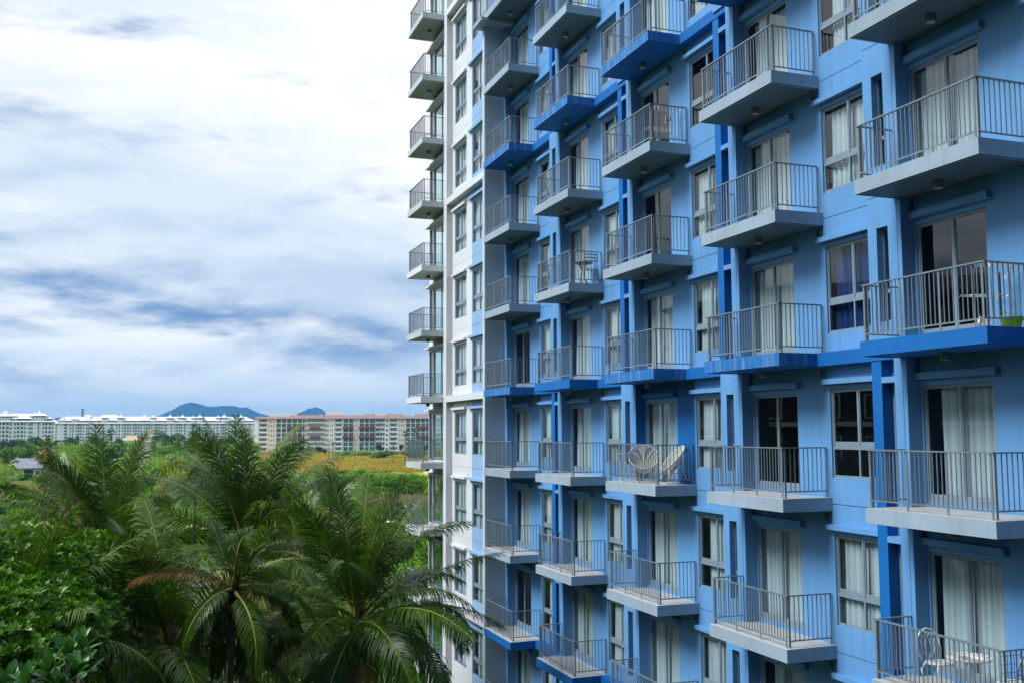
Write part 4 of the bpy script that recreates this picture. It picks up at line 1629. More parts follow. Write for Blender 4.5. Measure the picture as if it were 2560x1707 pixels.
def coconut(px, py, D, label, seed, nf=24, size=1.0, lean=(0.4, 0.2), yellow=(), dry=(), hi=86, lo=-32, group=None, nl=120, wid=0.036, wind=0.0, extra=()):
    """crown heart at photo pixel (px, py) and distance D; trunk goes down to the ground"""
    rng = random.Random(seed)
    hpt = at(px, py, D)
    root = thing('coconut_palm', (hpt.x - lean[0], hpt.y - lean[1], 0), label, 'palm', group=group or 'coconut palms beside the building')
    child('trunk', trunk_mesh(hpt.z + 0.1, 0.17 * size + 0.02, 0.12 * size, lean, seed, M['ptrunk']), root)
    m = MB()
    m.lathe([(0.14 * size, -0.7), (0.22 * size, -0.3), (0.24 * size, 0.1), (0.16 * size, 0.5), (0.05, 0.9)], M['fibre'], 10)
    child('crownshaft', m.mesh('crownshaft', True), root, (lean[0], lean[1], hpt.z))
    for k in range(nf):
        t = k / (nf - 1)
        th = math.radians(hi + (lo - hi) * t ** 0.9 + rng.uniform(-8, 8))
        bend = math.radians(20 + 74 * min(1, t * 1.8) + rng.uniform(-18, 30) - 30 * max(0, t - 0.7) * 3)
        Lk = size * (4.6 if 0.1 < t < 0.85 else 4.0) * rng.uniform(0.9, 1.06)
        az = k * 2.39996 + seed + rng.uniform(-0.18, 0.18)
        if k in dry:
            mt, rb, drp = M['frondd'], M['rachisd'], 1.3
        elif k in yellow:
            mt, rb, drp = M['frondy'], M['rachis'], 0.9
        else:
            mt, rb, drp = M['frond'], M['rachis'], 0.55 + 1.6 * min(t, 0.75)
        fm = frond_mesh(Lk, th, bend, seed * 100 + k, mt, rb, nl, drp, rng.uniform(-0.16, 0.16) + wind, rng.uniform(-1.5, 1.5), wid * size ** 0.5, 1.06 * size, 0.26 - 0.45 * t)
        child('frond', fm, root, (lean[0] + 0.10 * math.sin(-az), lean[1] + 0.10 * math.cos(az), hpt.z + 0.35 * size - 0.55 * size * t), rot=(0, 0, az))
    for az, thd, bd, Ls, kind in extra:                            # single leaves whose sweep shows clearly in the photo
        mt = {'g': M['frond'], 'y': M['frondy'], 'd': M['frondd']}[kind]
        fm = frond_mesh(Ls, math.radians(thd), math.radians(bd), seed * 100 + 70 + int(az * 7), mt, M['rachis'] if kind != 'd' else M['rachisd'], nl, 0.75, 0.0, rng.uniform(-0.4, 0.4), wid * size ** 0.5, 1.06 * size, 0.1)
        child('frond', fm, root, (lean[0], lean[1], hpt.z + 0.05), rot=(0, 0, az))
    for k in range(5):
        a = seed + k * 1.3
        child('coconut', NUT, root, (lean[0] + 0.30 * size * math.cos(a), lean[1] + 0.30 * size * math.sin(a), hpt.z - 0.42 - 0.09 * (k % 2)))
    child('flower_spathe', SPATHE, root, (lean[0], lean[1], hpt.z + 0.2), rot=(0, 0, seed))
    return root


# rot about z by az turns +y to (-sin az, cos az): az 0 = away from the camera, +90 = left, -90 = right
R = math.radians
coconut(615, 1385, 36, 'tall coconut palm in the centre, fronds reaching above the skyline', 3, 27, 1.06, (0.3, 0.6), yellow=(21,), dry=(25,), hi=88, lo=-38,
        extra=((R(12), 80, 22, 5.0, 'g'), (R(-38), 68, 40, 5.0, 'g'), (R(40), 66, 50, 4.9, 'g'), (R(-90), 84, 40, 4.8, 'g'), (R(95), 82, 26, 4.9, 'g'), (R(-75), 55, 50, 4.8, 'g')))
coconut(270, 1405, 39, 'coconut palm on the left with long fronds leaning to the left edge', 8, 24, 1.08, (-0.4, 0.5), yellow=(16, 22), hi=80, lo=-34,
        extra=((R(85), 70, 40, 5.3, 'g'), (R(95), 30, 45, 5.2, 'y'), (R(80), 26, 34, 5.4, 'g'), (R(100), 52, 60, 5.0, 'g'), (R(30), 84, 20, 5.0, 'g'), (R(-55), 80, 24, 5.0, 'g'), (R(-85), 62, 70, 4.9, 'g'), (R(120), 70, 30, 5.0, 'g')))
coconut(893, 1560, 29, 'largest coconut palm in front, its fronds brushing the white end block', 5, 29, 0.97, (0.3, -0.2), yellow=(14, 19, 24), dry=(28,), hi=82, lo=-36,
        extra=((R(-92), 34, 30, 4.7, 'g'), (R(-84), 14, 55, 4.8, 'g'), (R(-55), 62, 35, 4.5, 'g'), (R(92), 42, 70, 4.6, 'g'), (R(100), 22, 70, 4.8, 'g'), (R(30), 82, 24, 4.5, 'g'), (R(-20), 74, 30, 4.6, 'g'), (R(75), 6, 40, 4.7, 'y'), (R(150), 20, 60, 4.6, 'g'), (R(-150), 24, 60, 4.6, 'g')))
coconut(425, 1640, 27, 'coconut palm low in front at the left, below the orange dry frond', 13, 24, 0.95, (0.2, 0.1), yellow=(15,), hi=70, lo=-34,
        extra=((R(85), 55, 75, 4.2, 'g'), (R(60), 62, 70, 4.2, 'g'), (R(100), 34, 60, 4.2, 'g'), (R(-60), 56, 66, 4.0, 'g'), (R(20), 76, 40, 4.4, 'g'), (R(140), 30, 70, 4.0, 'g'), (R(-120), 30, 60, 4.0, 'g')))
coconut(584, 1474, 25.5, 'half hidden coconut palm with an orange drying frond', 17, 15, 0.56, (0.2, 0.3), yellow=(6,), dry=(), hi=66, lo=-55,
        extra=((R(96), 30, 62, 2.5, 'd'),))
coconut(20, 1640, 24, 'coconut palm cut off by the left edge of the picture', 23, 18, 0.85, (-0.3, 0.2), hi=70, lo=-25, nl=70)
coconut(826, 1290, 66, 'pale coconut palm behind the largest one, at the edge of the field', 29, 22, 0.74, (0.3, 0.2), yellow=(10, 13, 16), dry=(19, 21), nl=60, wid=0.055)
coconut(728, 1350, 54, 'coconut palm between the centre palm and the field', 31, 20, 0.75, (0.2, 0.2), yellow=(12, 17), nl=60, wid=0.05)
coconut(170, 1290, 60, 'coconut palm with browned fronds behind the left palm', 37, 20, 1.0, (-0.2, 0.3), yellow=(6, 10, 14), dry=(8, 12, 15, 17, 19), hi=76, nl=60, wid=0.055)
coconut(118, 1124, 262, 'windblown brownish coconut palm standing over the grey roofed house', 41, 20, 0.85, (0.4, 0.0), yellow=(4, 8, 11), dry=(10, 13, 15, 16, 17, 18, 19), hi=80, lo=-65, nl=34, wid=0.16)
coconut(16, 1166, 262, 'small coconut palm left of the grey roofed house', 43, 16, 0.62, (0.2, 0.0), yellow=(5, 9), dry=(12,), nl=34, wid=0.16)
coconut(490, 1178, 75, 'young coconut palm with curled yellow fronds left of the centre palm', 47, 15, 0.85, (0.1, 0.1), yellow=(5, 7, 9, 10), hi=80, nl=44, wid=0.06)


def cards(centers, normals, ln, wd, rng, fold=0.25):
    """leaf shaped quads (base, side, tip, side); centre, facing and size per leaf"""
    n = len(centers)
    a = rng.normal(size=(n, 3))
    u = nrm(a - normals * np.sum(a * normals, 1, keepdims=True))
    v = np.cross(normals, u)
    ln, wd = np.asarray(ln)[:, None], np.asarray(wd)[:, None]
    lift = normals * wd * fold
    p = np.stack([centers - u * ln * 0.5, centers + v * wd * 0.5 + lift, centers + u * ln * 0.5, centers - v * wd * 0.5 + lift], 1).reshape(-1, 3)
    f = np.arange(n * 4).reshape(n, 4)
    return p, f


def crown_points(blobs, n, rng, shell=0.55):
    b = np.array(blobs)                                            # x y z rx ry rz
    vol = b[:, 3] * b[:, 4] * b[:, 5]
    pick = rng.choice(len(b), n, p=vol ** 0.75 / np.sum(vol ** 0.75))
    d = nrm(rng.normal(size=(n, 3)))
    r = shell + (1 - shell) * rng.rand(n) ** 0.6
    r *= rng.uniform(0.82, 1.12, n)
    c = b[pick, :3] + d * r[:, None] * b[pick, 3:]
    return c, d


def crown_mesh(seed, mat, n, leaf, spread=1.0, hgt=1.0, nb=16, name='crown', flat=0.0, base=0.25):
    """crown of unit radius about (0,0,base..): overlapping leafy clumps of uneven size"""
    rng = np.random.RandomState(seed)
    blobs = []
    for k in range(nb):
        a = rng.rand() * 6.283
        rr = (rng.rand() ** 0.6) * 0.72 * spread
        zz = base + rng.rand() * hgt * (1 - 0.55 * rr)
        s = rng.uniform(0.20, 0.40)
        blobs.append((rr * math.cos(a), rr * math.sin(a), zz, s * 1.15, s * 1.15, s * (0.8 - flat)))
    c, d = crown_points(blobs, n, rng, 0.45)
    nn = nrm(d * 0.6 + rng.normal(size=d.shape) * 0.55 + np.array([0, 0, 0.45]))
    p, f = cards(c, nn, leaf * rng.uniform(0.7, 1.3, n), leaf * 0.62 * rng.uniform(0.7, 1.3, n), rng)
    return fast_mesh(name, p, f, [mat])


def branch_mesh(seed, h, r, mat, spread=1.0, name='trunk', nb=6):
    rng = random.Random(seed)
    m = MB()
    m.tube([(0, 0, -0.15), (0.02 * h, 0, 0.25 * h), (0.0, 0.03 * h, 0.55 * h)], [r * 1.25, r, r * 0.75], mat, 7)
    for k in range(nb):
        a = k * 6.283 / nb + rng.uniform(-0.4, 0.4)
        z0 = h * rng.uniform(0.35, 0.55)
        e = spread * rng.uniform(0.5, 0.8)
        m.tube([(0, 0.02 * h, z0), (0.45 * e * math.cos(a), 0.45 * e * math.sin(a), z0 + 0.22 * h), (e * math.cos(a), e * math.sin(a), z0 + h * rng.uniform(0.35, 0.5))], [r * 0.6, r * 0.4, r * 0.12], mat, 5)
    return m.mesh(name, True)


# ---- far and middle trees: a few crowns shared between many trees
CRN = {}
for key, mt in (('mid', 'leaf_mid'), ('bright', 'leaf_bright'), ('deep', 'leaf_deep'), ('yellow', 'leaf_yellow')):
    CRN[key] = [crown_mesh(100 + i + len(key) * 10, M[mt], 3600, 0.105, 1.0, 1.0, 16 + 3 * i) for i in range(3)]
TRK = [branch_mesh(200 + i, 1.0, 0.045, M['bark'], 0.7) for i in range(3)]
rv = random.Random(77)


def tree(x, y, top_y, wpx, kind, label, group=None, cat='tree', seed=0):
    """tree whose foot is at photo pixel (x, y), whose crown tops out at row top_y and is wpx wide"""
    b_ = on_ground(x, y)
    D = math.hypot(b_.x, b_.y)
    h = max(1.2, at(x, top_y, D).z)
    rad = wpx * D / F_PX / 2
    t = thing('tree' if cat == 'tree' else 'bush', b_, label, cat, group=group or ('trees of the green belt' if cat == 'tree' else 'bushes around the field'), rot=(0, 0, rv.uniform(0, 6.28)))
    th = h * 0.55 if cat == 'tree' else h * 0.3
    child('trunk', TRK[seed % 3], t, (0, 0, 0), scale=(rad * 0.9, rad * 0.9, th) if cat == 'tree' else (rad * 0.6, rad * 0.6, th * 1.5))
    z0 = h * 0.30 if cat == 'tree' else -0.05
    child('crown', CRN[kind][seed % 3], t, (0, 0, z0), scale=(rad, rad, (h - z0) / 1.42))
    return t


# tellable trees of the belt between the palms and the hotels: foot pixel, crown top, width, kind, label
TREES = [
    (15, 1140, 1088, 44, 'deep', 'dark tree at the left edge before the white hotel'),
    (34, 1128, 1094, 26, 'deep', 'dark rounded tree before the hotel, second from the left edge'),
    (52, 1132, 1096, 30, 'mid', 'mid green tree before the hotel, third from the left edge'),
    (66, 1180, 1102, 52, 'bright', 'bright light green tree right behind the grey roofed house'),
    (24, 1176, 1112, 60, 'mid', 'mid green tree behind the left end of the grey roofed house'),
    (84, 1126, 1090, 34, 'mid', 'tree hiding the foot of the hotel staircase windows'),
    (112, 1130, 1098, 26, 'deep', 'dark tree just behind the brownish windblown palm'),
    (146, 1136, 1102, 26, 'deep', 'dark small tree right of the brownish windblown palm'),
    (174, 1135, 1090, 44, 'mid', 'spreading tree before the gap between the two white hotels'),
    (192, 1128, 1084, 14, 'mid', 'narrow pointed tree beside the spreading tree'),
    (232, 1130, 1086, 34, 'mid', 'round mid green tree before the left part of the long hotel'),
    (170, 1196, 1126, 50, 'yellow', 'yellowish tree right of the grey roofed house'),
    (140, 1188, 1130, 34, 'mid', 'mid green tree touching the grey roofed house on its right'),
    (360, 1120, 1092, 26, 'deep', 'dark bushy tree right of the pale orange roof'),
    (388, 1116, 1084, 24, 'deep', 'dark tree rising before the right part of the long hotel'),
    (420, 1118, 1077, 44, 'deep', 'tallest dark tree group before the long hotel'),
    (445, 1118, 1080, 26, 'mid', 'tree on the right shoulder of the tallest dark trees'),
    (312, 1132, 1100, 44, 'bright', 'bright green shrub tree before the pale orange house'),
    (370, 1150, 1104, 60, 'mid', 'broad mid green tree right of the pale orange house'),
    (420, 1150, 1108, 56, 'bright', 'broad light green tree below the tallest dark trees'),
    (478, 1130, 1092, 40, 'mid', 'mid green tree left of the centre palm'),
    (525, 1132, 1092, 40, 'mid', 'tree just visible left of the centre palm fronds'),
    (482, 1166, 1112, 30, 'yellow', 'yellow green tree behind the young curled palm'),
    (575, 1134, 1090, 36, 'mid', 'tree seen through the fronds of the centre palm'),
    (270, 1162, 1118, 50, 'mid', 'rounded tree behind the upright fronds of the left palm'),
    (210, 1178, 1120, 50, 'bright', 'light green tree behind the left palm'),
    (728, 1134, 1114, 18, 'deep', 'dark shrub at the left foot of the tan apartment block'),
    (752, 1134, 1110, 22, 'deep', 'second dark shrub before the tan apartment block'),
    (772, 1136, 1112, 20, 'mid', 'mid green shrub between grey posts before the tan block'),
    (797, 1137, 1112, 24, 'deep', 'large dark shrub before the narrow columns of the tan block'),
    (812, 1137, 1118, 16, 'deep', 'dark shrub beside the pale post and fan palm'),
    (948, 1136, 1104, 20, 'deep', 'feathery dark tree in the recess of the tan block'),
    (1003, 1134, 1107, 14, 'deep', 'dark pointed tree left of the two fan palms'),
    (1062, 1136, 1104, 22, 'deep', 'dark tree behind the balcony railing of the white block'),
]
for i, (x, y, ty, wd, kind, lab) in enumerate(TREES):
    tree(x, y, ty, wd, kind, lab, seed=i)

BUSH = [
    (28, 1222, 1196, 60, 'mid', 'dark green bush below the white wall of the small house'),
    (62, 1205, 1178, 36, 'mid', 'round bush before the door of the small house'),
    (98, 1204, 1180, 34, 'yellow', 'yellowish bush before the porch of the small house'),
    (30, 1268, 1226, 90, 'bright', 'wide light green bush beside the dirt path on the left'),
    (110, 1262, 1222, 80, 'bright', 'light green bush right of the dirt path on the left'),
    (-20, 1290, 1258, 70, 'mid', 'bush cut by the left edge above the dirt road'),
    (150, 1330, 1300, 60, 'yellow', 'vivid yellow green shrub under the left palm'),
    (190, 1322, 1296, 40, 'yellow', 'vivid yellow green shrub right beside its twin under the left palm'),
    (900, 1140, 1122, 80, 'bright', 'long low light green bush at the far side of the field'),
    (960, 1146, 1122, 80, 'mid', 'low green bush in the middle of the far field edge'),
    (1030, 1146, 1120, 80, 'mid', 'green bush behind the nearest dark post'),
    (860, 1140, 1124, 50, 'bright', 'light green bush before the red awnings'),
    (900, 1208, 1166, 100, 'bright', 'wide light green bush in front of the dry field'),
    (975, 1226, 1174, 100, 'bright', 'billowing bright green thicket in front of the dry field'),
    (1045, 1238, 1170, 100, 'bright', 'bright green thicket beside the white end block'),
    (1010, 1236, 1192, 80, 'mid', 'mid green thicket above the brushwood'),
    (1100, 1240, 1172, 90, 'bright', 'bright green thicket partly behind the white end block'),
    (860, 1230, 1186, 70, 'mid', 'green thicket behind the pale coconut palm'),
    (945, 1312, 1284, 30, 'yellow', 'small yellow green bush left of the motorbikes'),
    (992, 1308, 1284, 14, 'bright', 'little bright bush between the motorbikes'),
    (1025, 1500, 1378, 130, 'bright', 'bright broadleaf shrub at the foot of the white end block'),
    (1075, 1480, 1330, 110, 'mid', 'broadleaf shrub behind the lowest white balcony'),
    (1000, 1420, 1340, 90, 'deep', 'dark shrub between the front palm and the white balconies'),
]
for i, (x, y, ty, wd, kind, lab) in enumerate(BUSH):
    tree(x, y, ty, wd, kind, lab, cat='bush', seed=i)

# far woodland that reads as one mass behind and between the tellable trees
rng = np.random.RandomState(4)
PV, PF, MI, nvv = [], [], [], 0
for k in range(460):
    x = rng.uniform(-260, 650)
    y = 1092 + 46 * rng.rand() ** 1.2 if k < 270 else rng.uniform(1125, 1235)
    if 640 < x:
        continue
    b_ = on_ground(x, y + 14)
    if not (90 < b_.length < 860):
        continue
    if 5 < x < 130 and 1125 < y < 1225:
        continue
    D = b_.length
    h = rng.uniform(4.0, 8.5)
    rad = h * rng.uniform(0.5, 0.8)
    nb = 7
    bl = []
    for q in range(nb):
        a = rng.rand() * 6.28
        rr = rad * 0.6 * rng.rand()
        bl.append((b_.x + rr * math.cos(a), b_.y + rr * math.sin(a), h * rng.uniform(0.35, 0.8), rad * 0.5, rad * 0.5, h * 0.24))
    n = int(260 + 60000 / max(D, 150))
    c, d = crown_points(bl, n, rng, 0.5)
    nn = nrm(d * 0.6 + rng.normal(size=d.shape) * 0.5 + np.array([0, 0, 0.5]))
    ls = 0.32 + D / 1200
    p, f = cards(c, nn, ls * rng.uniform(0.7, 1.3, n), ls * 0.65 * rng.uniform(0.7, 1.3, n), rng)
    PV.append(p)
    PF.append(f + nvv)
    MI.append(np.full(len(f), rng.choice([0, 1, 1, 2])))
    nvv += len(p)
put('woodland', fast_mesh('woodland', np.concatenate(PV), np.concatenate(PF), [M['leaf_mid'], M['leaf_bright'], M['leaf_deep']], np.concatenate(MI)), (0, 0, 0), label='green woodland between the palms and the white hotels', kind='stuff')

# undergrowth beneath the palms
PV, PF, MI, nvv = [], [], [], 0
for k in range(240):
    x, y = rng.uniform(-6.5, 9.5), rng.uniform(17, 62)
    x = -7 + (x + 7) * (y / 45)
    if x > 9.6:
        x = 9.6 - rng.rand() * 5
    h = rng.uniform(1.2, 3.6) * (0.7 if y < 24 else 1.0)
    rad = rng.uniform(0.8, 1.6)
    bl = [(x + rng.normal(0, rad * 0.4), y + rng.normal(0, rad * 0.4), h * rng.uniform(0.3, 0.85), rad * 0.6, rad * 0.6, h * 0.25) for q in range(6)]
    n = 420
    c, d = crown_points(bl, n, rng, 0.4)
    nn = nrm(d * 0.5 + rng.normal(size=d.shape) * 0.5 + np.array([0, 0, 0.6]))
    p, f = cards(c, nn, 0.24 * rng.uniform(0.6, 1.4, n), 0.11 * rng.uniform(0.7, 1.3, n), rng)
    PV.append(p)
    PF.append(f + nvv)
    MI.append(np.full(len(f), rng.choice([0, 0, 1])))
    nvv += len(p)
put('undergrowth', fast_mesh('undergrowth', np.concatenate(PV), np.concatenate(PF), [M['leaf_deep'], M['leaf_dark']], np.concatenate(MI)), (0, 0, 0), label='dark undergrowth beneath the coconut palms', kind='stuff')

# dry grass standing in the field, weeds on the near land
def grass(n, sampler, hgt, wd, mats, name, label, seed):
    rg = np.random.RandomState(seed)
    c = np.array([sampler(rg) for _ in range(n)])
    a = rg.rand(n) * 6.283
    dx = np.stack([np.cos(a), np.sin(a), np.zeros(n)], 1)
    h = hgt * rg.uniform(0.5, 1.3, n)
    w_ = wd * rg.uniform(0.6, 1.4, n)
    tip = np.stack([rg.normal(0, 0.3, n), rg.normal(0, 0.3, n), np.ones(n)], 1) * h[:, None]
    p = np.stack([c - dx * w_[:, None] / 2, c + dx * w_[:, None] / 2, c + dx * w_[:, None] * 0.3 + tip, c - dx * w_[:, None] * 0.3 + tip], 1).reshape(-1, 3)
    f = np.arange(n * 4).reshape(n, 4)
    put(name, fast_mesh(name, p, f, mats, rg.randint(0, len(mats), n)), (0, 0, 0), label=label, kind='stuff')


def in_field(rg):
    x = rg.uniform(640, 1150)
    y = 1130 + 50 * rg.rand() ** 1.6
    p_ = on_ground(x, y)
    return (p_.x, p_.y, 0)


grass(52000, in_field, 0.7, 0.42, [M['grass'], M['grass'], M['grass'], M['grassg']], 'tall_grass', 'tall dry grass standing in the field', 1)


def near_land(rg):
    x = rg.uniform(-100, 1120)
    y = rg.uniform(1190, 1420)
    p_ = on_ground(x, y)
    return (p_.x, p_.y, 0)


grass(22000, near_land, 0.45, 0.35, [M['grassg']], 'weeds', 'rough green weeds between the palms and the field', 2)
rgb_ = np.random.RandomState(8)


def in_brush(rg):
    p_ = on_ground(rg.uniform(905, 1120), rg.uniform(1240, 1266))
    return (p_.x, p_.y, 0)


M['twig'] = plain('dry_brown_twig', (0.24, 0.19, 0.11), 0.9, 0, 0.35, 0.1, 0.9)
grass(3500, in_brush, 0.6, 0.10, [M['twig']], 'brushwood', 'heaped dry brown brushwood', 3)


# ---- fan palms
def fan_palm(x, y, ty, label, seed, skirt=True, wpx=22):
    b_ = on_ground(x, y)
    D = b_.length
    h = at(x, ty, D).z
    rad = wpx * D / F_PX / 2
    t = thing('fan_palm', b_, label, 'palm', group='fan palms in the distance')
    th = h - rad * 0.75
    child('trunk', trunk_mesh(th, 0.24, 0.2, (0.1, 0.1), seed, M['ptrunk']), t)
    rg = np.random.RandomState(seed)
    V, F = [], []
    nv = 0
    for k in range(26):
        az = rg.rand() * 6.283
        e = rg.uniform(-0.7, 1.3)
        d = np.array([math.cos(az) * math.cos(e), math.sin(az) * math.cos(e), math.sin(e)])
        s_ = nrm(np.cross(d, [0, 0, 1.0]))
        c = np.array([0.1, 0.1, th + rad * 0.1]) + d * rad * 0.42
        for q in range(11):
            an = (q - 5) * 0.26
            dd = d * math.cos(an) + s_ * math.sin(an)
            tip = c + dd * rad * 0.62 * (1 - 0.04 * abs(q - 5)) + np.array([0, 0, -0.12 * rad * abs(math.sin(an))])
            sw = np.cross(dd, s_ + 0.3 * d)
            w_ = nrm(np.cross(dd, np.cross(d, s_))) * rad * 0.055
            V += [c, c + dd * rad * 0.3 + w_, tip, c + dd * rad * 0.3 - w_]
            F.append((nv, nv + 1, nv + 2, nv + 3))
            nv += 4
    child('crown', fast_mesh('crown', V, F, [M['leaf_mid'] if seed % 2 else M['leaf_bright']]), t)
    if skirt:
        c, d = crown_points([(0.1, 0.1, th - rad * 0.55, rad * 0.28, rad * 0.28, rad * 0.4)], 160, rg, 0.3)
        nn = nrm(d * np.array([1, 1, 0.1]) + 0.01)
        p, f = cards(c, nn, np.full(160, rad * 0.26), np.full(160, rad * 0.07), rg)
        child('dry_skirt', fast_mesh('dry_skirt', p, f, [M['leaf_rust']]), t)


fan_palm(1012, 1168, 1077, 'fan palm left of its twin beside the white balconies', 1, True, 18)
fan_palm(1040, 1168, 1072, 'fan palm right of its twin, partly behind the white balconies', 2, True, 17)
fan_palm(276, 1122, 1073, 'tall dark fan palm before the long white hotel', 3, True, 26)
fan_palm(294, 1158, 1098, 'fan palm with rusty hanging skirt behind the left palm', 5, True, 34)
fan_palm(446, 1142, 1090, 'left fan palm of a pair before the long hotel', 4, True, 20)
fan_palm(459, 1142, 1092, 'right fan palm of a pair before the long hotel', 7, True, 20)
fan_palm(832, 1140, 1104, 'small fan palm at the far edge of the field', 9, True, 13)
fan_palm(901, 1138, 1114, 'low browned fan palm before the middle of the tan block', 11, True, 11)
fan_palm(412, 1146, 1100, 'short fan palm left of the pair before the long hotel', 13, True, 18)


# ---- broadleaf tree filling the lower left corner: tufts of upright leaves over a lit top and hollow underside
def tuft_tree(name, hearts, root_xy, label, seed, mat, ntuft, leaf, lpt=9):
    rg = np.random.RandomState(seed)
    rootp = Vector((root_xy[0], root_xy[1], 0))
    t = thing(name, rootp, label, 'tree')
    m = MB()
    hearts = [Vector(h) for h in hearts]
    rr = random.Random(seed)
    top = max(h[2] for h in hearts)
    m.tube([(0, 0, -0.2), (0.1, 0.0, top * 0.3), (0, 0.1, top * 0.5)], [0.30, 0.24, 0.2], M['bark'], 8)
    blobs = []
    for h in hearts:
        r_ = rr.uniform(0.9, 1.35)
        l_ = h - rootp
        m.tube([(0, 0.1, top * 0.48), tuple(l_ * 0.5 + Vector((0, 0, top * 0.26))), tuple(l_)], [0.14, 0.09, 0.03], M['bark'], 6)
        blobs.append((l_.x, l_.y, l_.z, r_ * 1.2, r_ * 1.2, r_ * 0.75))
    child('trunk', m.mesh('trunk', True), t)
    c, d = crown_points(blobs, ntuft, rg, 0.55)
    ax = nrm(d * 0.7 + rg.normal(size=d.shape) * 0.3 + np.array([0, 0, 0.75]))
    V, F = [], []
    a0 = nrm(np.cross(ax, rg.normal(size=ax.shape)))
    b0 = np.cross(ax, a0)
    for q in range(lpt):
        an = q * 2.4 + rg.rand(ntuft) * 0.5
        op = rg.uniform(0.35, 1.15, ntuft)[:, None]
        rad = a0 * np.cos(an)[:, None] + b0 * np.sin(an)[:, None]
        dr = nrm(ax * np.cos(op) + rad * np.sin(op))
        wv = nrm(np.cross(dr, ax))
        l_ = leaf * rg.uniform(0.7, 1.2, ntuft)[:, None]
        nn = np.cross(wv, dr)
        p0 = c
        p1 = c + dr * l_ * 0.55 + wv * l_ * 0.19 + nn * l_ * 0.05
        p2 = c + dr * l_ - nn * l_ * 0.10
        p3 = c + dr * l_ * 0.55 - wv * l_ * 0.19 + nn * l_ * 0.05
        V.append(np.stack([p0, p1, p2, p3], 1).reshape(-1, 3))
    V = np.concatenate(V)
    child('crown', fast_mesh('crown', V, np.arange(len(V)).reshape(-1, 4), [mat]), t)
    return t


hs = [at(x, y, D) for x, y, D in ((60, 1410, 25), (150, 1420, 26), (30, 1500, 23.5), (110, 1490, 24), (200, 1450, 27), (90, 1560, 22), (10, 1580, 22), (-60, 1450, 25), (-50, 1560, 23), (250, 1490, 27), (160, 1540, 24), (40, 1640, 21.5), (-120, 1500, 24), (-100, 1620, 22))]
tuft_tree('broadleaf_tree', hs, (at(60, 1500, 25).x, at(60, 1500, 25).y), 'dense broadleaf tree filling the lower left corner', 6, M['leaf_dark'], 4200, 0.19)

# ---- plant with large paddle leaves close to the camera
LEAF = {}


def paddle(seed):
    rg = random.Random(seed)
    v, f = [], []
    n = 6
    for k in range(n + 1):
        t = k / n
        wd = 0.30 * (math.sin(math.pi * min(1, t ** 1.35 * 0.93 + 0.02)) ** 0.9) * 0.62 + 0.012
        y = t
        z = 0.10 * math.sin(t * 2.0) - 0.12 * t * t
        for s in (-1, 0, 1):
            v.append((s * wd, y, z + (0.05 * abs(s) * (1 + 0.5 * math.sin(5 * t + seed)))))
    for k in range(n):
        for j in range(2):
            q = k * 3 + j
            f.append((q, q + 1, q + 4, q + 3))
    return fast_mesh('leaf', v, f, [M['big_leaf']], smooth=True)


LEAF = [paddle(i) for i in range(3)]
rp = random.Random(12)


def paddle_plant(stems, foot, label):
    t = thing('paddle_leaf_tree', (foot.x, foot.y, 0), label, 'plant')
    m = MB()
    for p_ in stems:
        l_ = p_ - Vector((foot.x, foot.y, 0))
        m.tube([(0, 0, -0.1), (l_.x * 0.2, l_.y * 0.2, l_.z * 0.5), (l_.x * 0.7, l_.y * 0.7, l_.z * 0.85), tuple(l_)], [0.10, 0.07, 0.04, 0.02], M['bark'], 6)
    child('stem', m.mesh('stem', True), t)
    for p_ in stems:
        l_ = p_ - Vector((foot.x, foot.y, 0))
        n = 15
        for k in range(n):
            az = k * 2.4 + rp.uniform(-0.2, 0.2)
            e = math.radians(72 - 62 * (k / n) + rp.uniform(-8, 8))
            child('leaf', LEAF[k % 3], t, tuple(l_ + Vector((0, 0, 0.02 - 0.12 * k / n))), rot=(e, rp.uniform(-0.3, 0.3), az), scale=rp.uniform(0.19, 0.27))
    return t


st = [at(x, y, D) for x, y, D in ((165, 1640, 11.5), (205, 1622, 11.8), (120, 1680, 11), (185, 1690, 11), (70, 1712, 11), (150, 1722, 10.8), (215, 1668, 11.6), (15, 1716, 11.2))]
paddle_plant(st, Vector((at(150, 1680, 11.3).x, at(150, 1680, 11.3).y, 0)), 'plant with large glossy paddle leaves nearest the camera at the bottom left')

# ------------------------------------------------------------------ things on the balconies
M['wht'] = plain('white_enamel', (0.74, 0.76, 0.76), 0.4)
M['cord'] = plain('cream_cord', (0.60, 0.60, 0.54), 0.6)
M['blk'] = plain('black_enamel', (0.03, 0.03, 0.035), 0.4)
M['steel'] = plain('bright_steel', (0.55, 0.57, 0.58), 0.3, 0.7)
M['lime'] = plain('lime_plastic', (0.20, 0.48, 0.01), 0.35)
M['pink'] = plain('pink_cloth', (0.70, 0.16, 0.20), 0.8)
M['foil'] = plain('red_pegs', (0.55, 0.22, 0.16), 0.6)


def bal(c, r, du, out, z=0.0):
    """place on the balcony floor of column c, storey r"""
    return (XW - out, BX[c] + du, FZ[r] + z)


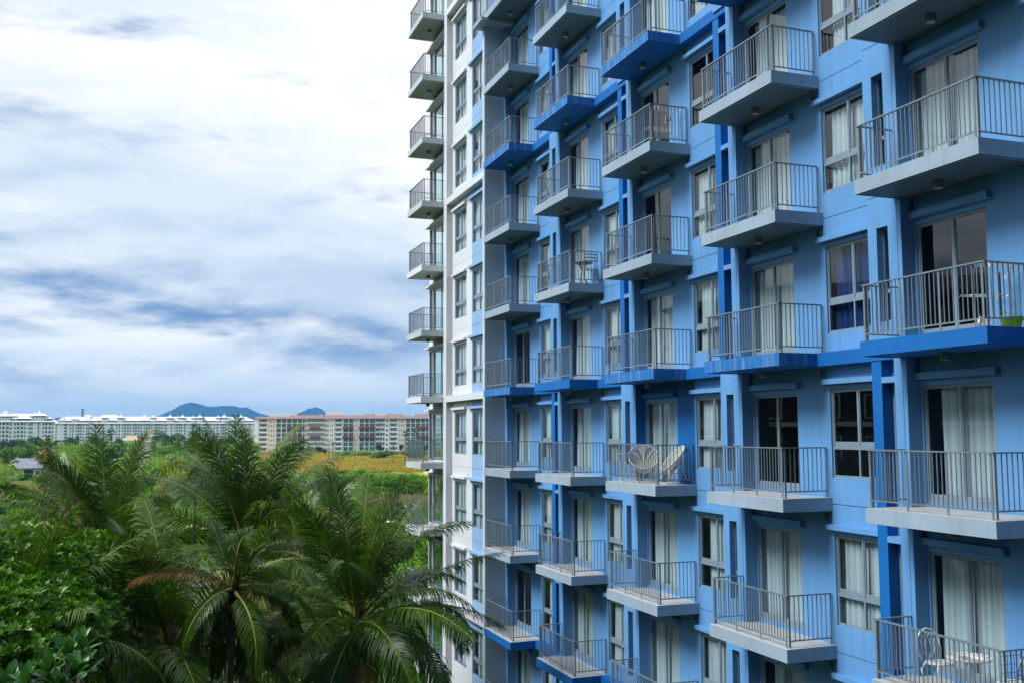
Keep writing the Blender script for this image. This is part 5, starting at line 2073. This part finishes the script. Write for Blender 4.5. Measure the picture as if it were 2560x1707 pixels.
def lounge_chair(loc, rz, label):
    """round cord chair: hoop, hanging cords and a three legged rod frame"""
    t = thing('cord_chair', loc, label, 'chair', group='cord chairs on a balcony', rot=(0, 0, rz))
    n = 52
    hoop = []
    for k in range(n + 1):
        a = 2 * math.pi * k / n
        u, v = 0.40 * math.cos(a), 0.44 * math.sin(a)
        hoop.append((u, -0.10 - 0.62 * v, 0.66 + 0.68 * v))
    m = MB()
    m.tube(hoop, 0.020, M['wht'], 6, False)
    child('rim', m.mesh('rim', True), t)
    m = MB()
    ring = (0.0, -0.02, 0.30)
    for k in range(n):
        p = Vector(hoop[k])
        q = Vector((ring[0] + 0.11 * math.cos(2 * math.pi * k / n), ring[1] - 0.02 * math.sin(2 * math.pi * k / n), ring[2] + 0.02 * math.sin(2 * math.pi * k / n)))
        mid_ = (p + q) * 0.5 + Vector((0, -0.02, -0.09))
        m.tube([p, mid_, q], 0.011, M['cord'], 4, False)
    child('cords', m.mesh('cords'), t)
    m = MB()
    for x in (-0.30, 0.30):
        m.tube([(x, 0.18, 0.0), (x * 0.95, 0.10, 0.22), (x * 0.8, 0.08, 0.42)], 0.012, M['wht'], 6)
    m.tube([(-0.30, 0.18, 0.02), (0.30, 0.18, 0.02)], 0.011, M['wht'], 6)
    m.tube([(0, -0.52, 0.0), (0, -0.36, 0.30), (0, -0.36, 0.95)], 0.012, M['wht'], 6)
    m.tube([(0, -0.52, 0.01), (-0.30, 0.18, 0.02)], 0.011, M['wht'], 6)
    m.tube([(0, -0.52, 0.01), (0.30, 0.18, 0.02)], 0.011, M['wht'], 6)
    child('legs', m.mesh('legs', True), t)


lounge_chair(bal(3, 1, 1.62, 0.62), R(155), 'round white cord chair facing out behind a balcony railing')
lounge_chair(bal(3, 1, 0.55, 0.46), R(78), 'round cream cord chair seen side-on at the right end of the balcony')
t = thing('side_table', bal(3, 1, 2.40, 0.70), 'tall white stand with turned legs at the far end of the chair balcony', 'table')
m = MB()
m.box(-0.2, 0.2, -0.2, 0.2, 0.72, 0.745, M['wht'])
child('table_top', m.mesh('table_top'), t)
for x in (-0.15, 0.15):
    for y in (-0.15, 0.15):
        m = MB()
        m.lathe([(0.02, 0), (0.025, 0.1), (0.018, 0.25), (0.03, 0.45), (0.02, 0.6), (0.02, 0.719)], M['wht'], 8)
        child('leg', m.mesh('leg'), t, (x, y, 0))
t = thing('shelf_rack', bal(3, 1, 0.98, 0.20), 'low white wire shelf rack behind the round white cord chair', 'rack')
m = MB()
for z in (0.05, 0.25, 0.45):
    for k in range(6):
        m.box(-0.12, 0.12, -0.25 + k * 0.1 - 0.005, -0.25 + k * 0.1 + 0.005, z, z + 0.008, M['wht'])
child('shelf', m.mesh('shelf'), t)
for x in (-0.13, 0.13):
    for y in (-0.27, 0.27):
        m = MB()
        m.tube([(x, y, 0), (x, y, 0.5)], 0.009, M['wht'], 6)
        child('leg', m.mesh('leg'), t)


def bistro_table(loc, label):
    t = thing('bistro_table', loc, label, 'table')
    m = MB()
    m.lathe([(0.29, 0.70), (0.30, 0.71), (0.30, 0.725), (0.29, 0.73)], M['blk'], 20)
    child('table_top', m.mesh('table_top'), t)
    for k in range(4):
        a = k * math.pi / 2 + 0.4
        m = MB()
        m.tube([(0.24 * math.cos(a), 0.24 * math.sin(a), 0), (0.08 * math.cos(a), 0.08 * math.sin(a), 0.22), (0.04 * math.cos(a), 0.04 * math.sin(a), 0.45), (0.16 * math.cos(a), 0.16 * math.sin(a), 0.698)], 0.011, M['blk'], 6)
        child('leg', m.mesh('leg', True), t)


bistro_table(bal(2, -1, 0.60, 0.42), 'small black round bistro table with curved legs on a balcony')
t = thing('folding_chair', bal(2, -1, 0.22, 0.42), 'folding metal chair behind the black bistro table', 'chair')
m = MB()
m.box(-0.2, 0.2, -0.2, 0.18, 0.44, 0.46, M['steel'])
child('seat', m.mesh('seat'), t)
m = MB()
for z in (0.66, 0.76, 0.86):
    m.box(-0.2, 0.2, -0.235, -0.22, z, z + 0.05, M['steel'])
child('backrest', m.mesh('backrest'), t)
for x in (-0.21, 0.21):
    m = MB()
    m.tube([(x, 0.2, 0), (x, -0.23, 0.93)], 0.011, M['steel'], 6)
    child('leg', m.mesh('leg'), t)
    m = MB()
    m.tube([(x * 0.93, -0.22, 0), (x * 0.93, 0.16, 0.44)], 0.011, M['steel'], 6)
    child('leg', m.mesh('leg'), t)


def airer(loc, rz, label, peg=True):
    """folding clothes airer: two hoops of bent tube with drying lines between"""
    t = thing('clothes_airer', loc, label, 'clothes rack', group='clothes airers on balconies', rot=(0, 0, rz))
    for s in (-1, 1):
        m = MB()
        y = 0.32 * s
        m.tube([(-0.42, y, 0), (-0.40, y, 0.95), (-0.36, y, 1.02), (-0.05, y, 1.02), (0.0, y, 0.95), (0.02, y, 0.0)], 0.011, M['steel'], 6)
        child('hoop', m.mesh('hoop', True), t)
        m = MB()
        m.tube([(0.0, y, 0.55), (0.35, y, 0.60), (0.42, y, 0.56)], 0.009, M['steel'], 6)
        child('arm', m.mesh('arm', True), t)
    m = MB()
    for k in range(6):
        x = -0.38 + 0.07 * k
        m.tube([(x, -0.32, 1.0), (x, 0.32, 1.0)], 0.004, M['wht'], 4)
        m.tube([(0.05 + 0.06 * k, -0.32, 0.575), (0.05 + 0.06 * k, 0.32, 0.575)], 0.004, M['wht'], 4)
    child('line', m.mesh('line'), t, kind='stuff')
    return t


airer(bal(3, -2, 0.55, 0.50), R(90), 'folding clothes airer standing on a grey balcony')
t = thing('peg_hanger', bal(3, -2, 0.22, 0.52, 0.80), 'little bunch of red and white pegs hanging on the airer', 'peg hanger')
m = MB()
rr = random.Random(2)
for k in range(14):
    a = k * 0.9
    m.box(0.08 * math.cos(a) - 0.012, 0.08 * math.cos(a) + 0.012, 0.08 * math.sin(a) - 0.012, 0.08 * math.sin(a) + 0.012, -0.10 - 0.06 * (k % 3), -0.02, M['foil'] if k % 2 else M['wht'])
child('peg', m.mesh('peg'), t, kind='stuff')
m = MB()
m.tube([(0, 0, -0.04), (0, 0, 0.2)], 0.006, M['wht'], 5)
child('hook', m.mesh('hook'), t)

airer(bal(5, 0, 0.55, 0.45), R(80), 'folding clothes airer on the nearest bright blue balcony')
t = thing('clothes_rail', bal(5, 0, 0.62, 0.22), 'black and steel garment rail at the back of the bright blue balcony', 'clothes rail')
for s in (0, -0.85):
    m = MB()
    m.tube([(0, s, 0), (0, s, 0.95)], 0.014, M['blk'], 6)
    child('post', m.mesh('post'), t)
m = MB()
m.tube([(0, 0.1, 0.93), (0, -0.95, 0.95)], 0.012, M['steel'], 6)
child('bar', m.mesh('bar'), t)
m = MB()
for k, y in enumerate((-0.12, -0.16, -0.7)):
    m.tube([(0, y, 0.93), (0.06, y, 0.80), (-0.06, y - 0.02, 0.80), (0, y, 0.93)], 0.006, M['wht'], 4)
child('hanger', m.mesh('hanger'), t)
t = thing('basin', bal(5, 0, 0.22, 0.45), 'lime green plastic basin on the bright blue balcony floor', 'basin')
m = MB()
m.lathe([(0.13, 0.0), (0.17, 0.16), (0.185, 0.165), (0.18, 0.17)], M['lime'], 18)
child('bowl', m.mesh('bowl', True), t)
m = MB()
m.tube([(0.17, 0, 0.15), (0.15, 0.1, 0.24), (0, 0.17, 0.28), (-0.15, 0.1, 0.24), (-0.17, 0, 0.15)], 0.007, M['lime'], 5)
child('handle', m.mesh('handle', True), t)
for i, (du, ht, mt, lab) in enumerate(((0.98, 0.30, 'glassc', 'clear bottle by the airer on the bright blue balcony'), (0.86, 0.24, 'wht', 'short white bottle beside the clear bottle on the blue balcony'))):
    t = thing('bottle', bal(5, 0, du, 0.30), lab, 'bottle', group='bottles on the blue balcony')
    m = MB()
    m.lathe([(0.05, 0), (0.055, ht * 0.65), (0.02, ht * 0.82), (0.02, ht)], M['wht'] if mt == 'wht' else M['steel'], 10)
    child('body', m.mesh('body', True), t)
    m = MB()
    m.lathe([(0.024, ht - 0.02), (0.024, ht + 0.02)], M['blk'], 8)
    child('cap', m.mesh('cap'), t)


# cast white garden set on the lowest near balcony
def cast_chair(loc, rz, label):
    t = thing('garden_chair', loc, label, 'chair', group='white cast garden chairs', rot=(0, 0, rz))
    m = MB()
    n = 18
    m.tube([(0.21 * math.cos(2 * math.pi * k / n), 0.20 * math.sin(2 * math.pi * k / n), 0.43) for k in range(n + 1)], 0.018, M['wht'], 6, False)
    for k in range(9):
        x = -0.18 + 0.045 * k
        y = math.sqrt(max(0.0, 0.2 ** 2 * (1 - (x / 0.21) ** 2)))
        m.tube([(x, -y, 0.43), (x + 0.01, 0, 0.435), (x, y, 0.43)], 0.009, M['wht'], 4)
        m.tube([(-y, x, 0.432), (0, x + 0.01, 0.437), (y, x, 0.432)], 0.008, M['wht'], 4)
    child('seat', m.mesh('seat', True), t)
    m = MB()
    arch = [(-0.20, -0.18, 0.44), (-0.235, -0.21, 0.62), (-0.21, -0.24, 0.80), (-0.12, -0.265, 0.90), (0, -0.27, 0.935), (0.12, -0.265, 0.90), (0.21, -0.24, 0.80), (0.235, -0.21, 0.62), (0.20, -0.18, 0.44)]
    m.tube(arch, 0.016, M['wht'], 6)
    for s in (-1, 1):
        m.tube([(0.02 * s, -0.19, 0.45), (0.12 * s, -0.22, 0.58), (0.14 * s, -0.245, 0.74), (0.04 * s, -0.26, 0.84), (-0.05 * s, -0.25, 0.74), (-0.06 * s, -0.22, 0.58), (0.03 * s, -0.19, 0.46)], 0.011, M['wht'], 5)
        m.tube([(0.20 * s, -0.215, 0.60), (0.10 * s, -0.23, 0.66), (0.17 * s, -0.25, 0.80)], 0.009, M['wht'], 5)
    child('backrest', m.mesh('backrest', True), t)
    for sx_ in (-1, 1):
        for sy_ in (-1, 1):
            m = MB()
            m.tube([(0.15 * sx_, 0.14 * sy_, 0.42), (0.20 * sx_, 0.18 * sy_, 0.30), (0.17 * sx_, 0.15 * sy_, 0.12), (0.22 * sx_, 0.20 * sy_, 0.0)], [0.016, 0.02, 0.014, 0.018], M['wht'], 6)
            child('leg', m.mesh('leg', True), t)


cast_chair(bal(5, 2, 1.85, 0.62), R(180), 'ornate white cast garden chair left of the white round table')
cast_chair(bal(5, 2, 0.42, 0.60), R(20), 'ornate white cast garden chair right of the white round table')
t = thing('garden_table', bal(5, 2, 1.16, 0.66), 'white round cast garden table with pierced top', 'table')
m = MB()
n = 24
for rr_ in (0.33, 0.24, 0.15, 0.07):
    m.tube([(rr_ * math.cos(2 * math.pi * k / n), rr_ * math.sin(2 * math.pi * k / n), 0.655) for k in range(n + 1)], 0.016 if rr_ > 0.3 else 0.012, M['wht'], 5, False)
for k in range(18):
    a, b_ = 2 * math.pi * k / 18, 2 * math.pi * (k + 0.6) / 18
    m.tube([(0.06 * math.cos(a), 0.06 * math.sin(a), 0.655), (0.19 * math.cos(b_), 0.19 * math.sin(b_), 0.657), (0.33 * math.cos(a), 0.33 * math.sin(a), 0.655)], 0.013, M['wht'], 4)
child('table_top', m.mesh('table_top', True), t)
for k in range(3):
    a = 2 * math.pi * k / 3
    m = MB()
    m.tube([(0.03 * math.cos(a), 0.03 * math.sin(a), 0.64), (0.06 * math.cos(a), 0.06 * math.sin(a), 0.4), (0.05 * math.cos(a), 0.05 * math.sin(a), 0.2), (0.24 * math.cos(a), 0.24 * math.sin(a), 0.0)], 0.02, M['wht'], 6)
    child('leg', m.mesh('leg', True), t)
t = thing('wire_trellis', bal(5, 2, 0.16, 0.60), 'dark wire grid trellis with dry stems tied inside the side railing', 'trellis')
m = MB()
for k in range(7):
    m.box(-0.45 + k * 0.13, -0.444 + k * 0.13, -0.003, 0.003, 0.15, 0.95, M['blk'])
    m.box(-0.46, 0.36, 0.0035, 0.009, 0.18 + k * 0.12, 0.186 + k * 0.12, M['blk'])
child('grid', m.mesh('grid'), t)
m = MB()
rr = random.Random(4)
for k in range(7):
    x = rr.uniform(-0.4, 0.25)
    z = rr.uniform(0.1, 0.5)
    m.tube([(x, 0.02, z), (x + rr.uniform(-0.1, 0.1), 0.03, z + 0.2), (x + rr.uniform(-0.2, 0.2), 0.02, z + 0.42)], [0.006, 0.005, 0.002], M['twig'], 4)
child('stem', m.mesh('stem'), t)
t = thing('cloth', bal(5, 2, 0.36, 0.84), 'small pink cloth beside the right garden chair', 'cloth')
m = MB()
m.lathe([(0.01, 0.0), (0.045, 0.05), (0.05, 0.16), (0.02, 0.24)], M['pink'], 7)
t2 = child('bundle', m.mesh('bundle', True), t)

# ------------------------------------------------------------------ riders on the sandy track
def person(loc, rz, label, shirt, trousers, helmet, sitting):
    t = thing('person', loc, label, 'person', group='people by the motorbikes', rot=(0, 0, rz))
    me = bpy.data.meshes.new('body')
    if sitting:
        J = [(0, 0, 0.78), (0, -0.03, 1.02), (0, 0.0, 1.26), (0, 0.02, 1.40), (0, 0.04, 1.54), (0.19, 0, 1.30), (0.24, 0.16, 1.08), (0.20, 0.40, 1.06), (-0.19, 0, 1.30), (-0.24, 0.16, 1.08), (-0.20, 0.40, 1.06), (0.12, 0.34, 0.76), (0.15, 0.36, 0.34), (0.15, 0.50, 0.28), (-0.12, 0.34, 0.76), (-0.15, 0.36, 0.34), (-0.15, 0.50, 0.28)]
    else:
        J = [(0, 0, 0.95), (0, 0, 1.15), (0, 0.0, 1.38), (0, 0.0, 1.50), (0, 0.02, 1.63), (0.20, 0, 1.40), (0.25, 0.02, 1.13), (0.25, 0.10, 0.90), (-0.20, 0, 1.40), (-0.25, 0.02, 1.13), (-0.25, 0.10, 0.90), (0.10, 0.02, 0.50), (0.10, 0, 0.06), (0.11, 0.15, 0.03), (-0.10, 0.02, 0.50), (-0.10, 0, 0.06), (-0.11, 0.15, 0.03)]
    E_ = [(0, 1), (1, 2), (2, 3), (3, 4), (2, 5), (5, 6), (6, 7), (2, 8), (8, 9), (9, 10), (0, 11), (11, 12), (12, 13), (0, 14), (14, 15), (15, 16)]
    rad = [0.15, 0.14, 0.15, 0.06, 0.10, 0.07, 0.05, 0.04, 0.07, 0.05, 0.04, 0.085, 0.05, 0.04, 0.085, 0.05, 0.04]
    me.from_pydata(J, E_, [])
    o = child('body', me, t)
    o.modifiers.new('skin', 'SKIN')
    for i, v in enumerate(me.skin_vertices[0].data):
        v.radius = (rad[i], rad[i])
        v.use_root = i == 0
    sb = o.modifiers.new('sub', 'SUBSURF')
    sb.levels = sb.render_levels = 1
    sk, tk, tb = principled('clothes')
    g = N(tk, 'ShaderNodeTexCoord')
    sxyz = N(tk, 'ShaderNodeSeparateXYZ')
    link(tk, g.outputs['Object'], sxyz.inputs[0])
    mr = N(tk, 'ShaderNodeMath', operation='GREATER_THAN')
    link(tk, sxyz.outputs[2], mr.inputs[0])
    mr.inputs[1].default_value = 0.86 if sitting else 0.97
    mh = N(tk, 'ShaderNodeMath', operation='GREATER_THAN')
    link(tk, sxyz.outputs[2], mh.inputs[0])
    mh.inputs[1].default_value = 1.37 if sitting else 1.47
    c = mixc(tk, mr.outputs[0], trousers, shirt)
    c = mixc(tk, mh.outputs[0], c, (0.35, 0.20, 0.13))
    link(tk, c, tb.inputs['Base Color'])
    me.materials.append(sk)
    h = MB()
    z = J[4][2]
    h.lathe([(0.145, z - 0.02), (0.15, z + 0.05), (0.12, z + 0.13), (0.06, z + 0.17), (0.01, z + 0.18)], helmet, 12, (0, J[4][1], 0))
    child('helmet', h.mesh('helmet', True), t)


def motorbike(loc, rz, label, body):
    t = thing('motorbike', loc, label, 'motorbike', group='motorbikes on the sandy track', rot=(0, 0, rz))
    for y in (-0.62, 0.62):
        m = MB()
        n = 16
        m.tube([(0, y + 0.26 * math.cos(2 * math.pi * k / n), 0.30 + 0.26 * math.sin(2 * math.pi * k / n)) for k in range(n + 1)], 0.05, M['blk'], 6, False)
        wh = child('wheel', m.mesh('wheel', True), t)
        m = MB()
        for k in range(5):
            a = k * 1.2566
            m.tube([(0, y, 0.30), (0, y + 0.22 * math.cos(a), 0.30 + 0.22 * math.sin(a))], 0.012, M['steel'], 4)
        child('rim', m.mesh('rim'), wh)
    m = MB()
    m.tube([(0, -0.85, 0.70), (0, -0.4, 0.62), (0, 0.05, 0.50), (0, 0.40, 0.62), (0, 0.46, 0.95)], [0.08, 0.15, 0.14, 0.13, 0.10], body, 8)
    child('body', m.mesh('body', True), t)
    m = MB()
    m.tube([(0, -0.75, 0.76), (0, -0.3, 0.78), (0, 0.08, 0.72)], [0.10, 0.13, 0.09], M['blk'], 8)
    child('seat', m.mesh('seat', True), t)
    m = MB()
    m.tube([(-0.32, 0.36, 1.02), (0, 0.44, 1.0), (0.32, 0.36, 1.02)], 0.02, M['blk'], 6)
    child('handlebar', m.mesh('handlebar', True), t)
    m = MB()
    m.tube([(0, 0.46, 0.94), (0, 0.62, 0.30)], 0.035, M['steel'], 6)
    child('fork', m.mesh('fork'), t)
    m = MB()
    m.lathe([(0.07, 0), (0.08, 0.05), (0.05, 0.09)], M['lens'], 10, (0, 0.5, 0.86))
    child('headlight', m.mesh('headlight', True), t)


g1, g2 = on_ground(985, 1297), on_ground(1004, 1297)
red = plain('red_bodywork', (0.35, 0.04, 0.05), 0.3)
navy_ = plain('blue_bodywork', (0.03, 0.05, 0.16), 0.3)
motorbike((g1.x, g1.y, 0.045), R(40), 'dark blue motorbike on the sandy track beside a little bush', navy_)
motorbike((g2.x, g2.y, 0.045), R(35), 'red motorbike on the sandy track, right of the blue one', red)
person((g1.x + 0.1, g1.y - 0.15, 0.045), R(40), 'rider in dark blue with a white helmet sitting on the blue motorbike', (0.10, 0.14, 0.26), (0.04, 0.06, 0.16), M['wht'], True)
person((g2.x + 0.08, g2.y - 0.12, 0.045), R(35), 'rider in a pink top with a white helmet on the red motorbike', (0.72, 0.26, 0.34), (0.55, 0.45, 0.42), M['wht'], True)
person((g2.x + 0.75, g2.y + 0.6, 0.045), R(200), 'standing person in a pale top with white helmet behind the red motorbike', (0.62, 0.55, 0.55), (0.12, 0.12, 0.14), M['wht'], False)

# ------------------------------------------------------------------ haze
hzm = bpy.data.materials.new('haze')
hzm.use_nodes = True
hzm.node_tree.nodes.clear()
_pv = N(hzm.node_tree, 'ShaderNodeVolumePrincipled')
_pv.inputs['Color'].default_value = (0.20, 0.55, 1.0, 1)
_pv.inputs['Density'].default_value = 0.00011
_pv.inputs['Anisotropy'].default_value = 0.0
_ho = N(hzm.node_tree, 'ShaderNodeOutputMaterial')
hzm.node_tree.links.new(_pv.outputs[0], _ho.inputs['Volume'])
_m = MB()
_m.box(-9800, 9800, -9800, 9800, -30, 240, hzm)
_h = put('haze', _m.mesh('haze'), (0, 0, 0), label='thin blue haze over the land', kind='stuff')
